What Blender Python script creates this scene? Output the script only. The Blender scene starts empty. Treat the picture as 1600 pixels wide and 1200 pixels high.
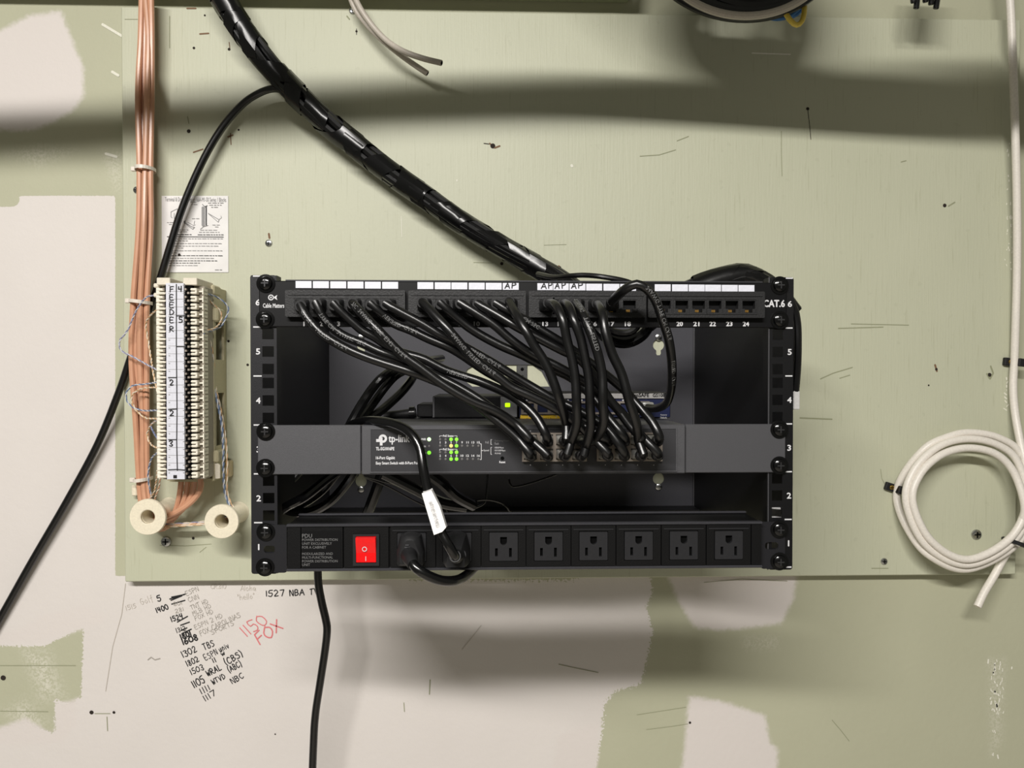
import bpy, bmesh, math, random
import numpy as np
from mathutils import Vector, Matrix, Euler
from mathutils.geometry import tessellate_polygon
random.seed(7)
S = bpy.context.scene
COL = S.collection

# ------------------------------------------------------------------ camera, light, exposure
FPX, DCAM = 1202.0, 1.045            # focal length in pixels of a 1600 px frame, camera to board
cam_d = bpy.data.cameras.new('camera'); cam = bpy.data.objects.new('camera', cam_d); COL.objects.link(cam)
cam_d.sensor_width = 36.0; cam_d.lens = 36.0*FPX/1600; cam_d.clip_start = 0.01
cam.location = (0, -DCAM, 0)
cam.rotation_euler = (math.pi/2 - math.atan(16/FPX), 0, -math.atan(38/FPX))
S.camera = cam
w = bpy.data.worlds.new('room_air'); S.world = w; w.use_nodes = True
w.node_tree.nodes['Background'].inputs[0].default_value = (1.0, 0.97, 0.80, 1)
w.node_tree.nodes['Background'].inputs[1].default_value = 0.135
def tube_lamp(name, loc, target, power, sx, sy, col=(1, .955, .88)):
    l = bpy.data.lights.new(name, 'AREA'); l.shape = 'RECTANGLE'; l.size = sx; l.size_y = sy
    l.energy = power; l.color = col
    o = bpy.data.objects.new(name, l); COL.objects.link(o); o.location = loc
    d = Vector(target) - Vector(loc); o.rotation_euler = d.to_track_quat('-Z', 'Y').to_euler()
tube_lamp('ceiling_tube_near', (-0.46, -2.1, 1.07), (-.34, -1.45, -.93), 91, 1.4, .12, (1, .965, .925))
S.view_settings.view_transform = 'Standard'; S.view_settings.look = 'None'
S.view_settings.exposure = 0.0; S.view_settings.gamma = 1.0; S.view_settings.use_curve_mapping = False

# ------------------------------------------------------------------ pixel -> world at a given distance from the board
_R = Euler(cam.rotation_euler).to_matrix()
def P(px, py, d=0.0):
    r = _R @ Vector(((px-800)/FPX, (600-py)/FPX, -1))
    t = (DCAM - d)/r.y
    return Vector((r.x*t, -d, r.z*t))
FD = 0.34                            # depth of the rack's front plane
def FX(px, d=FD): return P(px, 584, d).x
def FZ(px, py, d=FD): return P(px, py, d).z
def mpp(d): return (DCAM-d)/FPX      # metres per pixel

# ------------------------------------------------------------------ materials
def lin(r, g, b):
    f = lambda c: (c/255/12.92 if c/255 <= .04045 else ((c/255+.055)/1.055)**2.4)
    return (f(r), f(g), f(b), 1)
def mat(name, rgb, rough=.5, metal=0., bump=0., bscale=400, spec=.5, emit=None, es=0., trans=0., coat=0.):
    m = bpy.data.materials.new(name); m.use_nodes = True; nt = m.node_tree; b = nt.nodes['Principled BSDF']
    b.inputs['Base Color'].default_value = lin(*rgb); b.inputs['Roughness'].default_value = rough
    b.inputs['Metallic'].default_value = metal; b.inputs['Specular IOR Level'].default_value = spec
    if coat: b.inputs['Coat Weight'].default_value = coat; b.inputs['Coat Roughness'].default_value = .15
    if trans: b.inputs['Transmission Weight'].default_value = trans
    if emit: b.inputs['Emission Color'].default_value = lin(*emit); b.inputs['Emission Strength'].default_value = es
    tc = nt.nodes.new('ShaderNodeTexCoord'); n = nt.nodes.new('ShaderNodeTexNoise'); n.inputs['Scale'].default_value = bscale
    nt.links.new(tc.outputs['Object'], n.inputs['Vector'])
    mx = nt.nodes.new('ShaderNodeMixRGB'); mx.blend_type = 'MULTIPLY'; mx.inputs[0].default_value = .25
    mx.inputs[1].default_value = lin(*rgb); nt.links.new(n.outputs['Fac'], mx.inputs[2])
    br = nt.nodes.new('ShaderNodeMixRGB'); br.blend_type = 'MULTIPLY'; br.inputs[0].default_value = 1
    br.inputs[2].default_value = (1.14, 1.14, 1.14, 1); nt.links.new(mx.outputs[0], br.inputs[1])
    nt.links.new(br.outputs[0], b.inputs['Base Color'])
    if bump:
        bp = nt.nodes.new('ShaderNodeBump'); bp.inputs['Strength'].default_value = bump; bp.inputs['Distance'].default_value = .0006
        nt.links.new(n.outputs['Fac'], bp.inputs['Height']); nt.links.new(bp.outputs[0], b.inputs['Normal'])
    return m
M = {}
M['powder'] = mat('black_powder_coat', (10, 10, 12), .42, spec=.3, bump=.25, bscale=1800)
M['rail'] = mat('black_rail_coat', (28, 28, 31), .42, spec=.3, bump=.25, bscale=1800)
M['backpl'] = mat('black_back_panel', (66, 66, 71), .5, spec=.3, bump=.2, bscale=1500)
M['panel'] = mat('black_panel_paint', (9, 9, 11), .4, spec=.25)
M['module'] = mat('black_jack_plastic', (32, 32, 33), .45, spec=.35, bump=.3, bscale=600)
M['dark'] = mat('dark_cavity', (2, 2, 2), .8, spec=.1)
M['gold'] = mat('gold_contacts', (190, 148, 78), .3, .8)
M['grey_metal'] = mat('charcoal_switch_metal', (76, 76, 79), .45, .3, bump=.3, bscale=2500)
M['grey_face'] = mat('charcoal_switch_face', (46, 46, 49), .4, bump=.15, bscale=2500)
M['cable'] = mat('black_cable_jacket', (9, 9, 10), .3, bump=.12, bscale=160, spec=.6)
M['cord'] = mat('black_cord_rubber', (8, 8, 9), .22, spec=.6)
M['boot'] = mat('black_boot_rubber', (30, 30, 31), .5, spec=.3)
M['tape'] = mat('black_electrical_tape', (9, 9, 10), .26, bump=.25, bscale=60)
M['pdu'] = mat('black_extruded_aluminium', (8, 8, 9), .36, spec=.35)
M['pdu_mod'] = mat('black_outlet_plastic', (9, 9, 10), .45, spec=.25, bump=.2, bscale=900)
M['pdu_face'] = mat('charcoal_outlet_face', (36, 36, 38), .42, spec=.3)
M['screwblk'] = mat('black_screw', (6, 6, 7), .16)
M['chrome'] = mat('zinc_screw', (190, 190, 190), .22, 1.)
M['white_ink'] = mat('white_print', (200, 200, 202), .6)
M['grey_ink'] = mat('grey_print', (105, 105, 105), .6)
M['dim_ink'] = mat('dim_print', (150, 150, 152), .6)
M['strip'] = mat('white_label_strip', (214, 215, 224), .5)
M['marker'] = mat('black_marker', (14, 14, 16), .6)
M['pencil'] = mat('faded_marker', (158, 152, 144), .7)
M['pencil2'] = mat('very_faded_marker', (188, 181, 171), .7)
M['redpen'] = mat('red_marker', (214, 120, 122), .7)
M['tan'] = mat('tan_cable_jacket', (200, 150, 120), .3, bscale=60)
M['beige'] = mat('beige_block_plastic', (222, 214, 196), .45)
M['beige2'] = mat('olive_beige_bracket', (186, 178, 146), .5)
M['ivory'] = mat('ivory_spool_plastic', (228, 219, 196), .4)
M['blockwhite'] = mat('block_white_plastic', (236, 230, 214), .4)
M['footbeige'] = mat('tan_foot_plastic', (204, 186, 150), .5)
M['edge_hl'] = mat('black_edge_highlight', (62, 62, 66), .32, .3)  # highlight lines along the edges, put into the colour
M['screwcross'] = mat('screw_cross_glint', (84, 84, 86), .3, .8)  # brighter grey paints the glints of the screw crosses
M['greyclip'] = mat('grey_clip_gap', (148, 140, 126), .5)
M['whitecab'] = mat('white_cable_jacket', (226, 220, 210), .4)
M['greycab'] = mat('grey_cable_jacket', (186, 178, 166), .42)
M['blue'] = mat('blue_wire', (98, 118, 150), .4); M['bluew'] = mat('pale_blue_wire', (196, 198, 204), .4)
M['orange'] = mat('orange_wire', (202, 164, 122), .4); M['cream'] = mat('cream_wire', (228, 216, 196), .4)
M['violet'] = mat('violet_wire', (140, 140, 168), .4)
M['bluecab'] = mat('blue_network_jacket', (32, 92, 150), .4); M['yellow'] = mat('yellow_network_jacket', (222, 196, 84), .4)
M['paper'] = mat('white_paper', (232, 230, 228), .8, bump=.3, bscale=30)
M['greytxt'] = mat('grey_toner', (150, 149, 149), .8); M['darktxt'] = mat('dark_toner', (70, 70, 72), .8)
M['tie'] = mat('translucent_nylon', (222, 214, 202), .35)
M['brass'] = mat('brass_screw', (170, 140, 70), .3, 1.)
M['silver'] = mat('port_shield', (150, 140, 130), .45, .5)
M['plugclr'] = mat('translucent_plug', (150, 150, 146), .25)
M['navy'] = mat('navy_switch_face', (17, 27, 66), .4)
M['yellowlab'] = mat('yellow_sticker', (248, 204, 48), .5)
M['silverlab'] = mat('silver_sticker', (170, 168, 165), .4)
M['greyplate'] = mat('grey_end_plate', (112, 112, 114), .45)
M['green_led'] = mat('green_led', (120, 220, 60), .3, emit=(120, 225, 50), es=1.0)
M['pale_led'] = mat('pale_green_led', (200, 240, 180), .3, emit=(205, 250, 180), es=1.0)
M['amber_led'] = mat('amber_led', (240, 200, 110), .3, emit=(250, 205, 110), es=1.0)
M['off_led'] = mat('unlit_led', (100, 98, 98), .3)
M['lime_led'] = mat('lime_led', (190, 240, 20), .3, emit=(185, 245, 10), es=1.2)
M['red'] = mat('lit_red_rocker', (205, 10, 14), .25, emit=(235, 8, 12), es=.22)
M['redhot'] = mat('lamp_glow_in_rocker', (255, 60, 50), .25, emit=(255, 60, 50), es=1.0)
M['white_tag'] = mat('white_tag_vinyl', (232, 231, 230), .45)
M['brown'] = mat('torn_wood', (120, 92, 68), .8); M['holeblk'] = mat('hole_shadowless_dark', (38, 30, 24), .9)
M['scuff'] = mat('dark_scuff', (146, 148, 120), .8); M['scuff_or_light'] = mat('white_scuff_or_light', (226, 224, 210), .8)
M['run_grey'] = mat('shade_run_grey', (150, 150, 148), .4, .6)
M['shade_strip'] = mat('shade_strip_green', (150, 156, 128), .6)

def paint_mats():
    def base(name):
        m = bpy.data.materials.new(name); m.use_nodes = True; nt = m.node_tree
        return m, nt, nt.nodes['Principled BSDF'], nt.nodes.new, nt.links.new
    # drywall: green paint, bare cream board and white filler, edges roughened by noise
    m, nt, b, N, L = base('patched_drywall')
    tc = N('ShaderNodeTexCoord')
    def noise(scale, det=4):
        n = N('ShaderNodeTexNoise'); n.inputs['Scale'].default_value = scale; n.inputs['Detail'].default_value = det
        L(tc.outputs['Object'], n.inputs['Vector']); return n.outputs['Fac']
    def math_(op, a, c):
        n = N('ShaderNodeMath'); n.operation = op
        for i, v in enumerate((a, c)):
            if isinstance(v, (int, float)): n.inputs[i].default_value = v
            else: L(v, n.inputs[i])
        return n.outputs[0]
    def mixc(f, a, c):
        n = N('ShaderNodeMixRGB')
        for i, v in enumerate((f, a, c)):
            if isinstance(v, (int, float)): n.inputs[i].default_value = v
            elif isinstance(v, tuple): n.inputs[i].default_value = v
            else: L(v, n.inputs[i])
        return n.outputs[0]
    def sstep(v, lo, hi):
        n = N('ShaderNodeMapRange'); n.interpolation_type = 'SMOOTHSTEP'
        L(v, n.inputs[0]); n.inputs[1].default_value = lo; n.inputs[2].default_value = hi
        return n.outputs[0]
    ag = N('ShaderNodeAttribute'); ag.attribute_name = 'green'; aw = N('ShaderNodeAttribute'); aw.attribute_name = 'filler'
    as_ = N('ShaderNodeAttribute'); as_.attribute_name = 'smear'; ar = N('ShaderNodeAttribute'); ar.attribute_name = 'rough'
    nf = noise(330, 6); nb = noise(9, 3)
    rough = math_('MULTIPLY', math_('SUBTRACT', nf, .5), math_('ADD', .0025, math_('MULTIPLY', ar.outputs['Fac'], .019)))
    g = sstep(math_('ADD', ag.outputs['Fac'], rough), -.0004, .0006)
    wv = math_('ADD', aw.outputs['Fac'], math_('MULTIPLY', math_('SUBTRACT', noise(180, 6), .5), .008))
    wf = sstep(wv, -.005, .005)
    sm = math_('MULTIPLY', sstep(as_.outputs['Fac'], -.012, .03), sstep(noise(420, 5), .38, .62))
    cream = mixc(nb, lin(211, 205, 200), lin(219, 213, 208))
    green = mixc(nb, lin(175, 175, 150), lin(182, 182, 157))
    c = mixc(g, cream, green)
    c = mixc(math_('MULTIPLY', sm, .7), c, lin(224, 220, 208))
    c = mixc(wf, c, lin(215, 208, 203))
    L(c, b.inputs['Base Color']); b.inputs['Roughness'].default_value = .62
    bp = N('ShaderNodeBump'); bp.inputs['Strength'].default_value = .35; bp.inputs['Distance'].default_value = .0008
    L(math_('ADD', noise(140, 3), math_('MULTIPLY', g, .4)), bp.inputs['Height']); L(bp.outputs[0], b.inputs['Normal'])
    M['drywall'] = m
    # plywood: green paint over vertical grain
    m, nt, b, N, L = base('green_painted_plywood')
    tc = N('ShaderNodeTexCoord')
    mp = N('ShaderNodeMapping'); mp.inputs['Scale'].default_value = (1, 1, .045); L(tc.outputs['Object'], mp.inputs['Vector'])
    gr = N('ShaderNodeTexNoise'); gr.inputs['Scale'].default_value = 420; gr.inputs['Detail'].default_value = 5; L(mp.outputs[0], gr.inputs['Vector'])
    crack = sstep(gr.outputs['Fac'], .60, .74)
    c = mixc(noise(7, 3), lin(183, 185, 161), lin(191, 192, 169))
    c = mixc(math_('MULTIPLY', crack, .22), c, lin(140, 140, 108))
    sp = sstep(noise(90, 3), .66, .72)
    c = mixc(math_('MULTIPLY', sp, .10), c, lin(140, 142, 116))
    L(c, b.inputs['Base Color']); b.inputs['Roughness'].default_value = .5
    bp = N('ShaderNodeBump'); bp.inputs['Strength'].default_value = .3; bp.inputs['Distance'].default_value = .0008
    L(math_('ADD', gr.outputs['Fac'], math_('MULTIPLY', noise(260, 3), .5)), bp.inputs['Height']); L(bp.outputs[0], b.inputs['Normal'])
    M['board'] = m
paint_mats()

# ------------------------------------------------------------------ object helpers
WL = {}
def tag(o, label=None, cat=None, group=None, kind=None):
    if label: o['label'] = label
    if cat: o['category'] = cat
    if group: o['group'] = group
    if kind: o['kind'] = kind
    return o
def thing(name, label, cat, loc, group=None):
    o = bpy.data.objects.new(name, None); o.empty_display_size = .02; COL.objects.link(o)
    o.location = loc; WL[o] = Vector(loc); return tag(o, label, cat, group)
def place(name, me, loc, parent=None):
    o = bpy.data.objects.new(name, me); COL.objects.link(o); loc = Vector(loc); WL[o] = loc
    if parent: o.parent = parent; o.location = loc - WL[parent]
    else: o.location = loc
    return o
def mesh(name, VF, m, smooth=False, sharp=35):
    V, Fc = VF; me = bpy.data.meshes.new(name); me.from_pydata([tuple(v) for v in V], [], Fc)
    me.materials.append(M[m]); me.update()
    bm = bmesh.new(); bm.from_mesh(me); bmesh.ops.recalc_face_normals(bm, faces=bm.faces)
    if smooth:
        a = math.radians(sharp)
        for f in bm.faces: f.smooth = True
        for e in bm.edges:
            if len(e.link_faces) == 2 and e.calc_face_angle(0) > a: e.smooth = False
    bm.to_mesh(me); bm.free(); return me
def mk(name, VF, m, parent=None, smooth=False, label=None, origin=None):
    V, Fc = VF
    if origin is None:
        a = np.array([tuple(v) for v in V]); origin = Vector((a.min(0)+a.max(0))/2)
    me = mesh(name, ([Vector(v)-origin for v in V], Fc), m, smooth)
    o = place(name, me, origin, parent)
    if label: o['label'] = label
    return o
def join(*vfs):
    V, Fc = [], []
    for v, f in vfs:
        k = len(V); V += list(v); Fc += [tuple(i+k for i in q) for q in f]
    return V, Fc
def box(x0, x1, y0, y1, z0, z1, bev=0., seg=1):
    x0, x1 = sorted((x0, x1)); y0, y1 = sorted((y0, y1)); z0, z1 = sorted((z0, z1))
    if not bev:
        V = [(x0,y0,z0),(x1,y0,z0),(x1,y1,z0),(x0,y1,z0),(x0,y0,z1),(x1,y0,z1),(x1,y1,z1),(x0,y1,z1)]
        return V, [(3,2,1,0),(4,5,6,7),(0,1,5,4),(1,2,6,5),(2,3,7,6),(3,0,4,7)]
    bm = bmesh.new(); bmesh.ops.create_cube(bm, size=1)
    for v in bm.verts: v.co = Vector(((x0+x1)/2+v.co.x*(x1-x0), (y0+y1)/2+v.co.y*(y1-y0), (z0+z1)/2+v.co.z*(z1-z0)))
    bmesh.ops.bevel(bm, geom=list(bm.edges), offset=bev, segments=seg, affect='EDGES', profile=.5)
    bm.verts.index_update()
    r = [v.co.copy() for v in bm.verts], [tuple(v.index for v in f.verts) for f in bm.faces]; bm.free(); return r
def catmull(pts, step=.004):
    pts = [Vector(p) for p in pts]
    if len(pts) == 2: pts = [pts[0], (pts[0]+pts[1])/2, pts[1]]
    Q = [2*pts[0]-pts[1]] + pts + [2*pts[-1]-pts[-2]]; out = []
    for i in range(1, len(Q)-2):
        a, b, c, d = Q[i-1:i+3]; n = max(2, int((c-b).length/step))
        for k in range(n):
            t = k/n
            out.append(.5*((2*b)+(c-a)*t+(2*a-5*b+4*c-d)*t*t+(3*b-a-3*c+d)*t*t*t))
    out.append(pts[-1]); return out
def frames(c):
    T = []
    for i in range(len(c)):
        t = c[min(i+1, len(c)-1)]-c[max(i-1, 0)]; T.append(t.normalized())
    n = T[0].orthogonal().normalized(); Ns = []
    for t in T:
        n = n - t*n.dot(t)
        n = n.normalized() if n.length > 1e-6 else t.orthogonal().normalized()
        Ns.append(n.copy())
    return T, Ns
def tube(c, r, n=10, caps=True):
    T, Ns = frames(c); V, Fc = [], []; m = len(c)
    for i, p in enumerate(c):
        rr = r(i/(m-1)) if callable(r) else r; b = T[i].cross(Ns[i])
        for k in range(n):
            a = 2*math.pi*k/n; V.append(p + Ns[i]*(rr*math.cos(a)) + b*(rr*math.sin(a)))
    for i in range(m-1):
        for k in range(n):
            q = (k+1) % n; Fc.append((i*n+k, i*n+q, (i+1)*n+q, (i+1)*n+k))
    if caps: Fc += [tuple(range(n))[::-1], tuple((m-1)*n+k for k in range(n))]
    return V, Fc
def lathe(prof, n=24, ctr=(0, 0, 0)):      # prof: (radius, distance towards the camera)
    V, Fc = [], []; c = Vector(ctr)
    for r, y in prof:
        for k in range(n):
            a = 2*math.pi*k/n; V.append(c+Vector((r*math.cos(a), -y, r*math.sin(a))))
    m = len(prof)
    for i in range(m-1):
        for k in range(n):
            q = (k+1) % n; Fc.append((i*n+k, i*n+q, (i+1)*n+q, (i+1)*n+k))
    if prof[0] != prof[-1]: Fc += [tuple(range(n)), tuple((m-1)*n+k for k in range(n))]
    return V, Fc
def plate(outer, holes, yf, th):           # outline in (x, z), front at y = yf, thickness th going back
    loops = [list(outer)]+[list(h) for h in holes]
    tri = tessellate_polygon([[Vector((x, z, 0)) for x, z in l] for l in loops])
    flat = [p for l in loops for p in l]; n = len(flat)
    V = [Vector((x, yf, z)) for x, z in flat]+[Vector((x, yf+th, z)) for x, z in flat]
    Fc = [tuple(t) for t in tri]+[tuple(i+n for i in t)[::-1] for t in tri]; k = 0
    for l in loops:
        for i in range(len(l)):
            a, b = k+i, k+(i+1) % len(l); Fc.append((a, b, b+n, a+n))
        k += len(l)
    return V, Fc
def rect(x0, x1, z0, z1): return [(x0, z0), (x1, z0), (x1, z1), (x0, z1)]
def rrect(x0, x1, z0, z1, r, n=4):
    o = []
    for cx, cz, a0 in ((x1-r, z1-r, 0), (x0+r, z1-r, 90), (x0+r, z0+r, 180), (x1-r, z0+r, 270)):
        for k in range(n+1):
            a = math.radians(a0+90*k/n); o.append((cx+r*math.cos(a), cz+r*math.sin(a)))
    return o
def circ(cx, cz, r, n=16): return [(cx+r*math.cos(2*math.pi*k/n), cz+r*math.sin(2*math.pi*k/n)) for k in range(n)]
def loft(rings):
    V, Fc = [], []; n = len(rings[0])
    for r in rings: V += r
    for i in range(len(rings)-1):
        for k in range(n):
            q = (k+1) % n; Fc.append((i*n+k, i*n+q, (i+1)*n+q, (i+1)*n+k))
    Fc += [tuple(range(n))[::-1], tuple((len(rings)-1)*n+k for k in range(n))]
    return V, Fc
_tc = {}
def glyphs(txt):                           # flat text outline as a mesh, 0..w, 0..h
    if txt in _tc: return _tc[txt]
    cu = bpy.data.curves.new('t', 'FONT'); cu.body = txt; cu.resolution_u = 2
    ob = bpy.data.objects.new('t', cu); COL.objects.link(ob)
    me = bpy.data.meshes.new_from_object(ob)
    V = [v.co.copy() for v in me.vertices]; Fc = [tuple(p.vertices) for p in me.polygons]
    bpy.data.objects.remove(ob); bpy.data.meshes.remove(me); bpy.data.curves.remove(cu)
    x0 = min(v.x for v in V); x1 = max(v.x for v in V); y0 = min(v.y for v in V); y1 = max(v.y for v in V)
    _tc[txt] = ([(v.x-x0, v.y-y0) for v in V], Fc, x1-x0, y1-y0); return _tc[txt]
def text(txt, x0, x1, z0, z1, y, m, parent, name='printed_text', bold=0):
    V, Fc, wd, h = glyphs(txt)
    sx, sz = (x1-x0)/wd, (z1-z0)/h
    if sx > sz*1.2:
        if len(txt) < 3: x0 = (x0+x1)/2-wd*sz*1.2/2
        sx = sz*1.2
    out = ([Vector((x0+vx*sx, y, z0+vz*sz)) for vx, vz in V], Fc)
    if bold: out = join(out, *[([v+Vector((dx*bold, -.00002*(k+1), dz*bold)) for v in out[0]], Fc) for k, (dx, dz) in enumerate(((1, 0), (0, 1), (-1, 0), (0, -1)))])
    return mk(name, out, m, parent)
def ftext(txt, px0, px1, py0, py1, m, parent, d=FD, name='printed_text', bold=0):   # fits text between pixels on a plane
    a = P(px0, py1, d); b = P(px1, py0, d)
    return text(txt, a.x, b.x, a.z, b.z, -d, m, parent, name, bold)
def text_on(c, txt, s0, h, r):             # printing wrapped on a cable
    T, _ = frames(c); L = [0]
    for i in range(1, len(c)): L.append(L[-1]+(c[i]-c[i-1]).length)
    V, Fc, wd, hh = glyphs(txt); k = h/hh; out = []; La = np.array(L)
    for vx, vy in V:
        s = min(s0*L[-1]+vx*k, L[-1]-1e-4); i = int(np.searchsorted(La, s))-1; i = max(0, min(i, len(c)-2))
        f = (s-L[i])/max(1e-9, L[i+1]-L[i]); p = c[i].lerp(c[i+1], f); t = T[i].lerp(T[i+1], f).normalized()
        n = Vector((.0, -1, .1)); n = (n-t*n.dot(t)).normalized(); sd = n.cross(t)
        a = (vy*k-h/2)/r; rr = r+.00025
        out.append(p+n*(rr*math.cos(a))-sd*(rr*math.sin(a)))
    return out, Fc

# ------------------------------------------------------------------ pen strokes
G = {'0':[[(.5,1),(.1,.75),(.1,.25),(.5,0),(.9,.25),(.9,.75),(.5,1)]],'1':[[(.5,1),(.5,0)]],
'2':[[(.1,.8),(.4,1),(.85,.8),(.7,.5),(.1,0),(.95,.05)]],'3':[[(.1,.9),(.6,1),(.85,.75),(.4,.52),(.9,.3),(.6,0),(.1,.1)]],
'4':[[(.15,1),(.1,.5),(.9,.5)],[(.75,1),(.7,0)]],'5':[[(.9,1),(.25,1),(.2,.58),(.7,.6),(.9,.3),(.6,0),(.1,.08)]],
'6':[[(.8,1),(.3,.7),(.1,.3),(.4,0),(.85,.2),(.7,.5),(.2,.38)]],'7':[[(.1,.95),(.9,1),(.45,0)]],
'8':[[(.55,.52),(.15,.75),(.5,1),(.85,.75),(.45,.5),(.1,.22),(.5,0),(.9,.22),(.55,.52)]],'9':[[(.8,.6),(.3,.55),(.2,.85),(.6,1),(.85,.7),(.7,0)]],
'A':[[(0,0),(.5,1),(.95,0)],[(.2,.38),(.8,.38)]],'B':[[(.15,0),(.15,1),(.75,.85),(.6,.55),(.15,.52)],[(.5,.52),(.9,.3),(.6,.02),(.15,0)]],
'C':[[(.9,.85),(.5,1),(.1,.6),(.15,.2),(.5,0),(.95,.15)]],'D':[[(.15,0),(.15,1),(.7,.85),(.95,.5),(.7,.12),(.15,0)]],
'E':[[(.9,1),(.15,1),(.15,0),(.9,0)],[(.15,.52),(.75,.52)]],'F':[[(.95,1),(.2,.95),(.15,0)],[(.17,.5),(.75,.55)]],
'G':[[(.9,.85),(.5,1),(.1,.5),(.5,0),(.9,.2),(.9,.45),(.5,.45)]],'H':[[(.15,1),(.15,0)],[(.85,1),(.85,0)],[(.15,.5),(.85,.5)]],'I':[[(.5,1),(.5,0)]],
'L':[[(.2,1),(.15,0),(.9,.05)]],'M':[[(.05,0),(.15,1),(.5,.4),(.85,1),(.95,0)]],'N':[[(.1,0),(.15,1),(.85,0),(.9,1)]],
'O':[[(.5,1),(.1,.7),(.1,.3),(.5,0),(.9,.3),(.9,.7),(.5,1)]],'P':[[(.15,0),(.15,1),(.8,.9),(.8,.6),(.15,.5)]],
'R':[[(.1,0),(.15,1),(.8,.9),(.75,.6),(.15,.5),(.9,0)]],'S':[[(.9,.9),(.4,1),(.2,.72),(.75,.45),(.8,.15),(.4,0),(.05,.12)]],
'T':[[(0,.95),(1,1)],[(.5,1),(.45,0)]],'V':[[(.05,1),(.5,0),(.95,1)]],'W':[[(0,1),(.25,0),(.5,.7),(.75,0),(1,1)]],'X':[[(.05,1),(.95,0)],[(.9,1),(.05,0)]],
'U':[[(.1,1),(.15,.2),(.5,0),(.85,.2),(.9,1)]],
'(':[[(.8,1.15),(.35,.7),(.35,.3),(.7,-.15)]],')':[[(.2,1.15),(.65,.7),(.65,.3),(.3,-.15)]],'"':[[(.35,1),(.3,.7)],[(.65,1),(.6,.7)]],
'h':[[(.15,1),(.15,0)],[(.15,.4),(.5,.6),(.8,.4),(.8,0)]],'e':[[(.15,.3),(.85,.35),(.6,.6),(.2,.5),(.15,.15),(.5,0),(.85,.1)]],'l':[[(.45,1),(.5,0)]],
'o':[[(.5,.6),(.15,.3),(.5,0),(.85,.3),(.5,.6)]],'a':[[(.8,.55),(.3,.6),(.15,.2),(.5,0),(.8,.4),(.85,0)]],'f':[[(.8,.95),(.5,1),(.4,-.2)],[(.15,.55),(.75,.6)]],
'n':[[(.15,.6),(.15,0)],[(.15,.4),(.5,.6),(.8,.4),(.8,0)]],'i':[[(.5,.55),(.5,0)],[(.5,.8),(.52,.74)]],'v':[[(.1,.6),(.5,0),(.9,.6)]],'w':[[(0,.6),(.25,0),(.5,.4),(.75,0),(1,.6)]],'u':[[(.1,.6),(.2,.05),(.6,0),(.85,.6)],[(.85,.6),(.85,0)]]}
def ribbon(poly, wd, y):                   # poly of (x, z); flat pen stroke with round-ish ends
    V, Fc = [], []
    for i in range(len(poly)-1):
        a, b = Vector(poly[i]), Vector(poly[i+1]); t = b-a
        if t.length < 1e-6: continue
        t.normalize(); n = Vector((-t.y, t.x))*wd/2; e = t*wd*.35; k = len(V); a2 = a-e; b2 = b+e
        for q in (a2-n*.5, a+n*-1, b-n, b2-n*.5, b2+n*.5, b+n, a+n, a2+n*.5): V.append(Vector((q.x, y-.000012*(i % 5), q.y)))
        Fc.append(tuple(range(k, k+8)))
    return V, Fc
def write(txt, px, py, ang, hpx, wpx, gap, lw, m, parent, d, name='handwriting', slant=0., jit=.06, label=None):
    o = P(px, py, d); k = mpp(d); parts = []; x = 0.; ca, sa = math.cos(math.radians(ang)), math.sin(math.radians(ang))
    for ch in txt:
        if ch == ' ': x += wpx*.7; continue
        cw = wpx*(.35 if ch in '1Iil' else .55 if ch in '()"' else 1.)
        for st in G[ch]:
            pl = []
            for u, v in st:
                u += random.uniform(-jit, jit); v += random.uniform(-jit, jit)
                if ch in '1Iil': u = .5+(u-.5)*.4
                X = x+u*cw+v*hpx*slant; Y = v*hpx
                pl.append((o.x+(X*ca-Y*sa)*k, o.z+(X*sa+Y*ca)*k))
            if len(pl) > 3:
                sm = catmull([Vector((a, b, 0)) for a, b in pl], step=hpx*k/5); pl = [(q.x, q.y) for q in sm]
            parts.append(ribbon(pl, lw*k, o.y))
        x += cw+gap
    return mk(name, join(*parts), m, parent, label=label)
def stroke(pts, lw, m, parent, d, name='pen_stroke', label=None):
    pl = [(P(x, y, d).x, P(x, y, d).z) for x, y in pts]
    return mk(name, ribbon(pl, lw*mpp(d), -d), m, parent, label=label)

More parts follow.
